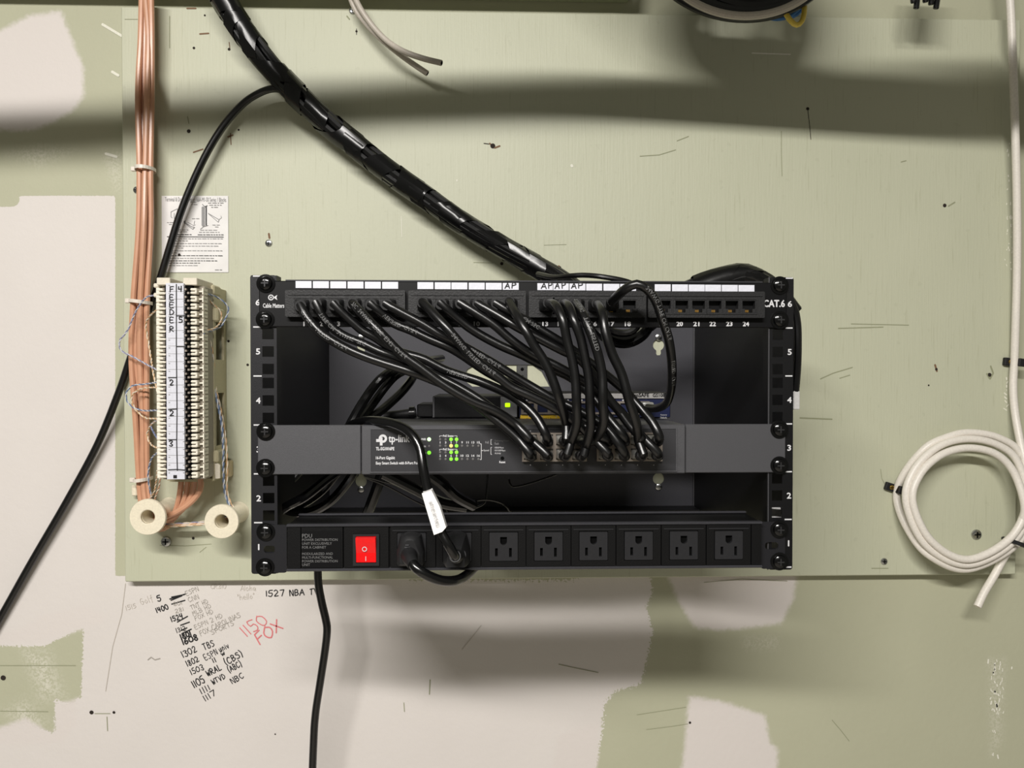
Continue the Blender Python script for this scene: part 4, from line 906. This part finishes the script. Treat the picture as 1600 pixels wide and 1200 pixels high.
for y, x0, x1, dy, lab in ((264, 206, 240, 1, 'topmost clear zip tie around the tan cables'), (470, 197, 235, 4, 'middle clear zip tie around the tan cables, level with the block top'), (750, 204, 235, -3, 'lowest clear zip tie around the tan cables, above the left spool')):
    t = thing('zip_tie', lab, 'zip tie', P((x0+x1)/2, y, .02), tie_g)
    a, b = P(x0+8, y, .024), P(x1, y+dy, .024); cx = (a+b)/2; w2 = (b.x-a.x)/2+.001; ring = []
    for k in range(25):
        an = 2*math.pi*k/24; ring.append(Vector((cx.x+w2*math.cos(an), cx.y+.0155*math.sin(an), cx.z+(b.z-a.z)/2*math.cos(an))))
    V, Fc = [], []
    for p in ring:
        o_ = (p-cx).normalized()*.0007
        V += [p+Vector((0, 0, .0022)), p+Vector((0, 0, -.0022)), p+o_+Vector((0, 0, -.0022)), p+o_+Vector((0, 0, .0022))]
    for k in range(24):
        for q in range(4): Fc.append((4*k+q, 4*k+(q+1) % 4, 4*k+4+(q+1) % 4, 4*k+4+q))
    mk('strap', (V, Fc), 'tie', t)
    h = P(x0+3, y, .028); mk('tie_head', box(h.x-.0035, h.x+.0035, h.y-.002, h.y+.003, h.z-.003, h.z+.003, .0008), 'tie', t)

for x, y, r, lab in ((230.5, 808, .0228, 'left ivory cable spool post below the wiring block'), (346, 815, .0217, 'right ivory cable spool post below the wiring block')):
    p = P(x, y, .066); t = thing('cable_spool', lab, 'spool', Vector((p.x, 0, p.z)), 'spool posts')
    mk('flange', lathe([(.0088, .040), (r*.97, .0605), (r, .062), (r, .0645), (r*.97, .066), (.0098, .066), (.0088, .0652), (.0088, .040)], 36, (p.x, 0, p.z)), 'ivory', t, True)
    mk('post', lathe([(.0145, 0.0002), (.0125, .004), (.0125, .061), (.0085, .0612), (.0085, .004), (.0145, .0002)], 28, (p.x, 0, p.z)), 'ivory', t, True)
    mk('post_bore', lathe([(.0086, .006), (.0005, .0062)], 20, (p.x, 0, p.z)), 'greyclip', t)

KD = .085
blk = thing('wiring_block', 'beige telephone punch-down block with a handwritten white label strip', 'wiring block', P(290, 750, 0))
kx = lambda px: P(px, 600, KD).x
kz = lambda py: P(282, py, KD).z
mk('block_core', box(kx(249), kx(317), -KD+.008, -.048, kz(750), kz(446), .001), 'greyclip', blk)
for a, b in ((246, 267), (287, 309)):
    mk('end_cap', box(kx(a), kx(b), -KD-.001, -.03, kz(445.5), kz(434), .0008), 'beige', blk)
for y in (442, 457): mk('latch_tab', box(kx(238), kx(247), -KD+.004, -KD+.010, kz(y+7), kz(y), .0012), 'beige', blk)
mk('label_strip', box(kx(262.5), kx(290), -KD-.0045, -KD+.0005, kz(748), kz(443)), 'strip', blk)
mk('strip_bed', box(kx(258), kx(300), -KD+.001, -KD+.009, kz(749), kz(446)), 'dark', blk)
pitch = (748-449)/25.
s = mpp(KD)
def cshape(w, h, y0, y1, t):
    o = [(-w/2, -h/2), (w/2, -h/2), (w/2, -h/2+t), (-w/2+t*1.4, -h/2+t), (-w/2+t*1.4, h/2-t), (w/2, h/2-t), (w/2, h/2), (-w/2, h/2)]
    return plate([(a, b) for a, b in o], [], y0, y1-y0)
tooth = mesh('fanning_tooth', join(box(-8.5*s, 7*s, -.0015, .010, .5*s, 4.6*s, .0009), box(-8.5*s, 7*s, -.0015, .010, -4.9*s, -1.3*s, .0009), box(-9*s, -4*s, -.001, .010, -5.6*s, 5.6*s, .0006)), 'blockwhite')
finger = mesh('clip_finger', join(box(-4.5*s, 5.5*s, -.0035, .006, .5*s, 4.4*s, .001), box(-4.5*s, 5.5*s, -.0035, .006, -4.6*s, -.9*s, .001), box(2.5*s, 5.5*s, -.003, .006, -4*s, 4*s, .0006)), 'blockwhite')
tick = mesh('fanning_tick', join(box(2.5*s, 4.2*s, -.003, .012, -4.8*s, 4.8*s), box(-3.5*s, 4.2*s, -.001, .010, -1.0*s, 1.0*s)), 'blockwhite')
clip = mesh('metal_clip', join(box(-3.4*s, -.5*s, -.004, .004, 1*s, 4*s), box(.2*s, 3.4*s, -.003, .004, -4.5*s, -1.5*s)), 'silver')
slot_ = mesh('clip_gap', box(-6*s, 6*s, .001, .008, -5*s, 5*s), 'greyclip')
for i in range(25):
    y = 449+pitch*(i+.5); z = kz(y)
    place('fanning_tooth', tooth, (kx(253), -KD+.0022, z), blk)
    place('metal_clip', clip, (kx(260.5), -KD-.0002, z), blk); place('metal_clip', clip, (kx(294.5), -KD-.0002, z), blk)
    place('clip_finger', finger, (kx(304), -KD, z), blk)
    place('fanning_tick', tick, (kx(314), -KD+.003, z), blk)
for i in range(1, 25):
    y = 443+12.2*i
    stroke(((263, y), (289.5, y)), .6, 'greytxt', blk, KD+.0047, 'printed_line')
for i in range(25):
    for x in (264.5, 287): stroke(((x-.8, 446+12.2*i), (x+.8, 446+12.2*i)), 1.3, 'greytxt', blk, KD+.0048, 'printed_dot')
LD = KD+.0050
for ch, y in zip('FEEDER', (456, 468.5, 480.5, 492, 504, 518)): write(ch, 264.5, y, 0, 8, 7, 0, 1.5, 'marker', blk, LD, 'handwriting', jit=.04)
for ch, x, y in (('4', 278.5, 456), ('5', 279, 504), ('2', 265, 602), ('2', 265, 650), ('3', 264, 697)): write(ch, x, y, 0, 8.5, 6, 0, 1.7, 'marker', blk, LD, 'handwriting')
for q in (((275.5, 444), (275.5, 540), (276.5, 640), (276, 690), (277, 735)), ((276, 493.5), (290, 493.5)), ((276, 541.5), (290, 541.5)), ((276, 590), (263, 590)), ((263, 640), (276, 639)), ((263, 687), (276, 687)), ((263, 734), (276, 733.5), (290, 734.5))):
    stroke(q, 1.5, 'marker', blk, LD, 'pen_line')
mk('bottom_clip', box(kx(272.5), kx(278), -KD-.005, -KD-.0044, kz(746.5), kz(741.5)), 'marker', blk)
# stand-off bracket behind
zb0, zb1 = P(300, 748, .03).z, P(300, 450, .03).z
xq0, xq1 = P(270, 600, .03).x, P(342, 600, .03).x
win = [rect(-.040, -.010, a, b) for a, b in ((P(330, 562, .03).z, P(330, 497, .03).z), (P(330, 696, .03).z, P(330, 614, .03).z))]
def side(xx, th):
    loops = plate([(-.048, zb0), (-.001, zb0), (-.001, zb1), (-.048, zb1)], [[(a, b) for a, b in h] for h in win], 0, th)
    return [Vector((xx+v.y, v.x, v.z)) for v in loops[0]], loops[1]
mk('bracket_side', side(xq1-.003, .003), 'beige2', blk)
mk('bracket_side', side(xq0, .003), 'beige2', blk)
for y in (455, 745): mk('bracket_end', box(xq0+.003, xq1-.003, -.048, -.001, P(300, y, .03).z-.004, P(300, y, .03).z), 'beige2', blk)
for y0, y1, x1 in ((446, 462, 334), (482, 503, 340), (703, 722, 340)):
    mk('bracket_latch', box(xq1-.004, P(x1, y1, .04).x+.004, -.05, -.024, P(320, y1, .04).z, P(320, y0, .04).z, .002), 'beige2', blk)
mk('slotted_tab', plate([(P(a, b, .045).x, P(a, b, .045).z) for a, b in ((318, 724), (341, 724), (344, 727), (344, 747), (337, 748), (336, 736), (332, 732), (329, 736), (329, 748), (318, 749))], [], -.046, .003), 'beige', blk)
t = thing('tan_bracket_foot', 'small tan plastic foot at the block\'s lower right', 'bracket', P(356, 750, 0)); mk('foot_plate', box(P(351, 730, .01).x, P(361, 730, .01).x, -.014, 0, P(355, 745, .01).z, P(355, 720, .01).z, .0015), 'footbeige', t)
t = thing('tan_bracket_foot', 'small tan plastic clip on the board at the left spool, under the lowest tie', 'bracket', P(210, 770, 0)); mk('foot_plate', box(P(206, 765, .01).x, P(215, 765, .01).x, -.012, 0, P(210, 775, .01).z, P(210, 758, .01).z, .0015), 'ivory', t)

def pair(label, pts, m1, m2, tw=.012, r=.00068):
    c = catmull([P(*p) for p in pts], .0022); T, Ns = frames(c); L = 0; a, b = [], []
    for i, p in enumerate(c):
        if i: L += (c[i]-c[i-1]).length
        an = 2*math.pi*L/tw; n2 = Ns[i]*math.cos(an)+T[i].cross(Ns[i])*math.sin(an); a.append(p+n2*r); b.append(p-n2*r)
    t = thing('wire_pair', label, 'wire', c[0], 'jumper wire pairs on the wiring block')
    mk('wire', tube(a, r, 6), m1, t, True); mk('wire', tube(b, r, 6), m2, t, True)
pair('violet and white wire pair looping left from the block\'s top', [(246, 461, .08), (228, 465, .06), (212, 487, .05), (200, 515, .045), (187, 533, .045), (190, 548, .045), (205, 556, .045), (225, 567, .05), (246, 578, .08)], 'violet', 'bluew')
pair('orange and white wire pair falling left of the block\'s upper half', [(246, 483, .08), (234, 494, .06), (228, 508, .05), (232, 535, .045), (236, 560, .05), (240, 585, .07), (246, 612, .08)], 'orange', 'cream')
pair('blue and white wire pair looping over the tan cables', [(246, 597, .08), (228, 600, .055), (207, 603, .048), (197, 616, .046), (203, 633, .046), (222, 641, .05), (246, 641, .08)], 'blue', 'bluew')
pair('orange and cream wire pair looping over the tan cables', [(246, 605, .08), (222, 607, .053), (206, 618, .047), (210, 637, .046), (226, 652, .05), (246, 654, .08)], 'orange', 'cream')
pair('cream and orange wire pair in a tight loop beside the block\'s lower half', [(246, 656, .08), (235, 665, .06), (230, 680, .05), (236, 694, .06), (246, 700, .08)], 'cream', 'orange')
pair('blue wire pair in a short hook beside the block\'s lower half', [(246, 685, .08), (240, 675, .065), (236, 664, .06), (246, 656, .08)], 'blue', 'violet')
pair('blue and white wire pair dropping to the left spool', [(246, 707, .08), (237, 716, .06), (232, 735, .05), (232, 752, .046), (236, 773, .04), (242, 792, .035)], 'blue', 'bluew')
pair('orange and white wire pair dropping to the left spool', [(246, 735, .08), (244, 752, .06), (241, 768, .05), (235, 780, .04), (238, 795, .035)], 'orange', 'cream')
pair('pink and cream wire pair dropping from the block to the left spool', [(250, 748, .07), (248, 762, .06), (243, 776, .05), (240, 792, .035)], 'cream', 'tan')
pair('blue wire pair looping out from the block\'s upper right', [(319, 458, .075), (338, 464, .05), (352, 474, .04), (357, 485, .036), (352, 498, .04), (345, 510, .045), (330, 517, .06), (318, 518, .078)], 'blue', 'bluew')
pair('orange and cream wire pair looping out from the block\'s upper right', [(319, 463, .07), (335, 477, .05), (345, 488, .045), (345, 502, .045), (335, 513, .06), (318, 517, .078)], 'orange', 'cream')
pair('long blue and white wire pair hanging from the block to the right spool', [(318, 522, .078), (326, 535, .06), (331, 560, .05), (332, 595, .045), (340, 630, .042), (347, 668, .04), (349, 705, .038), (349, 740, .036), (352, 772, .032), (361, 793, .03), (372, 803, .026)], 'blue', 'bluew', .015, .0009)
pair('long tan and cream wire pair hanging from the block to the right spool', [(318, 523, .075), (328, 533, .058), (334, 565, .046), (336, 600, .04), (346, 645, .036), (353, 690, .034), (355, 730, .034), (355, 768, .03), (364, 792, .028), (374, 802, .024)], 'cream', 'orange', .02, .0007)
for i, (m1, m2) in enumerate((('violet', 'cream'), ('tan', 'cream'), ('orange', 'cream'))):
    pair(('upper', 'middle', 'lower')[i]+' wire pair stretched between the two spools', [(252, 819+i*2.5, .03), (280, 818+i*2, .03+.003*i), (310, 816+i*2, .03+.003*i), (335, 812+i*3, .03), (362, 806+i*3, .028)], m1, m2, .02)

# ------------------------------------------------------------------ instruction sheet
sh = thing('instruction_sheet', 'white printed instruction sheet pinned above the wiring block', 'paper', P(304, 426, 0))
def sheet():
    V, Fc = [], []; nx, ny = 10, 12
    for j in range(ny+1):
        for i in range(nx+1):
            u, v = i/nx, j/ny; x = 252.5+104*u+.4*v; y = 306+119.5*v
            d = .0010+.0006*(1+math.sin(u*5+v*3)*math.cos(v*4))*.5; V.append(P(x, y, d))
    for j in range(ny):
        for i in range(nx): a = j*(nx+1)+i; Fc.append((a, a+1, a+nx+2, a+nx+1))
    n = len(V); V += [v+Vector((0, .0003, 0)) for v in V]; Fc += [tuple(k+n for k in f)[::-1] for f in Fc]; return V, Fc
mk('page', sheet(), 'paper', sh)
HD = .0021
ftext('Terminal & Dress Wires on 66A-M1-50 Series 1 Blocks', 257.5, 353, 308.5, 314.5, 'greytxt', sh, HD)
def greek(x0, x1, y, m='greytxt', lw=1.0):
    x = x0; parts = []
    while x < x1-2:
        w_ = min(random.uniform(2, 7), x1-x); parts.append(ribbon([(P(x, y, HD).x, P(x, y, HD).z), (P(x+w_, y, HD).x, P(x+w_, y, HD).z)], lw*mpp(HD), -HD)); x += w_+1.6
    mk('printed_line', join(*parts), m, sh)
for x0, x1, y in ((297, 309, 316), (299, 308, 319.5), (325, 349, 317), (327, 346, 320.3), (330, 342, 323.6), (261, 272, 347.5), (264, 270, 350.5), (300, 311, 341.5), (332, 343, 351.5), (336, 341, 354.5), (279, 294, 359), (279, 294, 362), (313, 339, 359.5), (311, 343, 362.8)): greek(x0, x1, y, 'greytxt', .8)
greek(276, 299, 366.5, 'darktxt', 1); greek(309, 349, 366.8, 'darktxt', 1); stroke(((261, 369.7), (349, 370.2)), 1., 'darktxt', sh, HD, 'printed_rule')
for y, x0, x1 in ((373, 275, 348), (376.3, 272, 293), (380.5, 270, 346), (384.5, 270, 341), (387.5, 278, 286), (391.7, 268, 347), (395, 266, 276), (399.5, 265, 348), (403.5, 265, 334), (407.5, 262, 339), (411, 260, 315), (414.8, 264, 311)): greek(x0, x1, y, 'greytxt' if y not in (399.5, 407.5, 411) else 'darktxt', .9)
greek(336, 350, 421.5, 'greytxt', .9)
for q, lw, mm in ((((317, 324), (317, 352)), 4., 'greytxt'), (((322, 322), (322, 352)), 1.8, 'darktxt'), (((319.5, 322), (319.5, 353)), .5, 'greytxt'), (((316, 319), (320, 323), (324, 321)), .7, 'darktxt'), (((313, 358), (318, 354), (325, 352)), .7, 'greytxt'),
              (((325, 333), (342, 343), (341, 347), (327, 335), (325, 333)), .7, 'greytxt'), (((342, 343), (346, 340), (345, 337)), .6, 'greytxt'), (((287, 346), (293, 352), (301, 358), (304, 355), (299, 354), (288, 347)), .9, 'greytxt'), (((289, 345), (288, 349)), 1.2, 'darktxt'), (((293, 347), (302, 352), (305, 351)), .6, 'greytxt'),
              (((267, 331), (277, 326), (277, 332)), .7, 'greytxt'), (((267, 331), (267, 339), (269, 340)), .7, 'greytxt'), (((272, 333), (272, 341)), .7, 'greytxt'), (((303, 350), (304, 345)), .6, 'greytxt')):
    stroke(q, lw, mm, sh, HD, 'printed_drawing')
mk('pin_hole', lathe([(.0018, .0002), (.0002, .0003)], 10, P(280, 398, HD)), 'holeblk', sh)

# ------------------------------------------------------------------ cut grey cables at the top
for lab, pts in (('upper cut grey cable end pointing right at the board top', [(547, -12, .032), (553, -6, .034), (566, 18, .036), (585, 44, .036), (606, 65, .04), (630, 80, .048), (660, 91, .054), (690, 98.5, .06)]),
                 ('lower cut grey cable end pointing down at the board top', [(545, -12, .022), (551, 6, .024), (562, 25, .024), (588, 54, .028), (616, 78, .03), (640, 96, .03), (668, 115, .028)])):
    t = thing('cut_cable', lab, 'cable', P(*pts[0]), 'cut grey cables'); c = catmull([P(*p) for p in pts]); mk('jacket', tube(c, .0037, 12), 'greycab', t, True)
    e = (c[-1]-c[-3]).normalized(); mk('cut_end', tube([c[-1]-e*.0005, c[-1], c[-1]+e*.0006], .0026, 10), 'dark', t)

# ------------------------------------------------------------------ hanging coil at the top right
def hang(name, label, px, py, rx, ry, d, r, m, group=None, tilt=0., dd=.0):
    pts = []
    for k in range(41):
        a = 2*math.pi*k/40; pts.append(P(px+rx*math.cos(a)+tilt*ry*math.sin(a), py+ry*math.sin(a), d+dd*math.sin(a*2+1)))
    o = mk(name, tube(catmull(pts, .008), r, 10), m, None, True); tag(o, label, 'cable', group)
cg = 'black cables coiled at the top edge'
for i, (px, py, rx, ry, d, tl) in enumerate(((1155, -95, 150, 121, .13, .08), (1160, -96, 145, 119, .145, .1), (1165, -100, 138, 120, .15, .05), (1158, -104, 132, 117, .135, .1), (1170, -108, 128, 118, .15, .08), (1162, -114, 124, 116, .14, .1))):
    hang('coiled_cable', ('lowest', 'second lowest', 'third lowest', 'fourth lowest', 'fifth lowest', 'highest')[i]+' black cable strand of the coil hanging at the top edge', px, py, rx, ry, d, .0072, 'cable', cg, tl, .006)
for i, (rx, ry) in enumerate(((116, 106), (104, 94), (92, 82), (80, 70), (68, 58), (54, 46), (40, 34))):
    hang('coiled_cable', 'inner black cable strand, '+('largest', 'second largest', 'third largest', 'middle', 'third smallest', 'second smallest', 'smallest')[i]+' ring of the coil at the top edge', 1163, -100, rx, ry, .145+.004*(i % 3), .0078, 'cable', 'inner strands of the top coil', .06, .004)
hang('coiled_cable', 'grey cable wound round the black coil at the top edge', 1165, -92, 140, 117, .162, .0045, 'greycab', None, .0, .004)
hang('coiled_cable', 'blue cable in the coil at the top edge', 1205, -70, 62, 98, .125, .0036, 'bluecab', None, .1, .004)
hang('coiled_cable', 'second blue cable peeking from under the grey cable of the coil', 1218, -70, 44, 95, .12, .0036, 'bluecab', None, .15, .003)
cable('yellow_cable', 'small yellow cable loop hanging under the coil', 'cable', [(1205, -30, .135), (1219, 5, .14), (1227, 20, .143), (1236, 33, .145), (1245, 39, .145), (1253, 33, .143), (1257, 15, .14), (1254, -5, .135), (1245, -30, .13)], .0031, 'yellow')
eg = 'black cable ends at the top edge'
for i, (x, y, dx) in enumerate(((1427, 6, -1), (1432, 15, 2), (1446, 5, 0), (1455, 9, 1), (1463, 15, 3))):
    o, c = cable('cable_end', ('leftmost', 'second', 'middle', 'fourth', 'rightmost')[i]+' black cable end in the small cluster left of the white cable', 'cable', [(x+8-dx, -60, .06), (x+dx, -15, .065), (x, y-6, .07), (x-dx*.4, y-1, .07)], lambda f: .0036 if f < .95 else .0028, 'cable', eg)

# ------------------------------------------------------------------ white cable on the right with its coil
wc = []
for p in ((1572, -60, .03), (1578, 0, .03), (1581, 60, .03), (1584, 140, .028), (1587, 230, .024), (1589, 330, .018), (1589, 420, .013), (1587, 500, .011), (1585, 560, .009), (1583, 605, .010), (1586, 645, .014), (1594, 690, .024), (1604, 735, .034)): wc.append(p)
loops = (((1613, 790), (1588, 850), (1512, 889), (1452, 868), (1418, 826), (1401, 778), (1412, 741), (1446, 700), (1480, 683), (1514, 676), (1560, 684), (1595, 711)),
         ((1609, 780), (1584, 845), (1512, 882), (1447, 852), (1416, 785), (1428, 735), (1466, 698), (1512, 686), (1558, 695), (1590, 722)),
         ((1604, 784), (1578, 841), (1512, 874), (1455, 845), (1426, 785), (1437, 742), (1470, 711), (1512, 700), (1555, 709), (1584, 738)))
for li, lp in enumerate(loops):
    for k, (x, y) in enumerate(lp):
        f = k/len(lp); wc.append((x, y, (.030, .036, .041)[li]+(.006*math.sin(math.pi*f*2)) - ((.027, 0, 0)[li]*math.exp(-((y-775)/55)**2) if x < 1450 else 0)))
wc += [(1601, 790, .046), (1594, 822, .040), (1582, 848, .028), (1566, 876, .022), (1553, 900, .024), (1538, 925, .028), (1527, 948, .032)]
o, c = cable('white_cable', 'white cable falling along the right edge into a loose coil with a cut tail', 'cable', wc, .0050, 'whitecab', n=14)
for x, y, ang, lab in ((1394, 762, -18, 'black screw clip on the left of the white coil'), (1579, 566, -6, 'black screw clip on the straight run of white cable')):
    t = thing('cable_clip', lab, 'clip', P(x, y, 0)); p = P(x, y, 0); ca, sa = math.cos(math.radians(ang)), math.sin(math.radians(ang))
    V, Fc = join(box(-.012, .003, -.006, 0, -.0055, .0055, .0012, 2), box(.001, .013, -.017, -.010, -.0055, .0055, .002, 2), box(.001, .004, -.017, 0, -.0055, .0055, .001))
    mk('clip_body', ([Vector((p.x+v[0]*ca-v[2]*sa, v[1], p.z+v[0]*sa+v[2]*ca)) for v in V], Fc), 'boot', t)
    q = Vector((p.x-.004*ca, -.006, p.z-.004*sa)); mk('clip_screw', lathe(dome(.0032, .0015), 16, q), 'brass', t, True); mk('screw_slot', box(q.x-.0022, q.x+.0022, q.y-.0018, q.y-.0012, q.z-.0004, q.z+.0004), 'dark', t)
t = thing('cable_tie', 'black tie around the lower right of the white coil', 'zip tie', P(1583, 847, .03))
p = P(1587, 848, .036); d_ = (P(1598, 852, .033)-P(1571, 842, .033)).normalized(); rr = []
for k in range(21):
    an = 2*math.pi*k/20; rr.append(p+d_*(.0135*math.cos(an))+Vector((0, .017*math.sin(an), 0)))
mk('strap', tube(rr, .0028, 6), 'boot', t); q = p+d_*.010+Vector((0, -.014, -.002)); mk('tie_head', box(q.x-.005, q.x+.005, q.y-.003, q.y+.003, q.z-.005, q.z+.004, .001), 'boot', t)

# ------------------------------------------------------------------ unseen runs added above the frame to shade the upper wall
def overhead(label, pts, r, m='run_grey', name='added_shade_run'):
    o = mk(name, tube(catmull([Vector(p) for p in pts], .03), r, 16), m, None, True); tag(o, label, 'shade caster')
LAMP = Vector((-.46, -2.1, 1.07))
def over(px, py, q=.39): p = P(px, py, 0); return p + (LAMP-p)*(q/2.1)     # where a run at distance q hangs to shade that spot
overhead('added grey run above the frame, bent to shade the upper wall', [over(*p) for p in ((-250, 205), (0, 197), (200, 190), (500, 168), (800, 158), (1000, 156), (1200, 168), (1400, 182), (1600, 190), (1900, 190))], .025)
overhead('added black run above the frame at the right, shaped to shade the wall', [over(*p) for p in ((960, -160), (1030, -30), (1110, 55), (1200, 118), (1300, 150), (1420, 160), (1600, 158), (1900, 150))], lambda f: .020+.020*max(0, min(1, (f-.38)/.2)), 'cord', 'added_shade_sag')
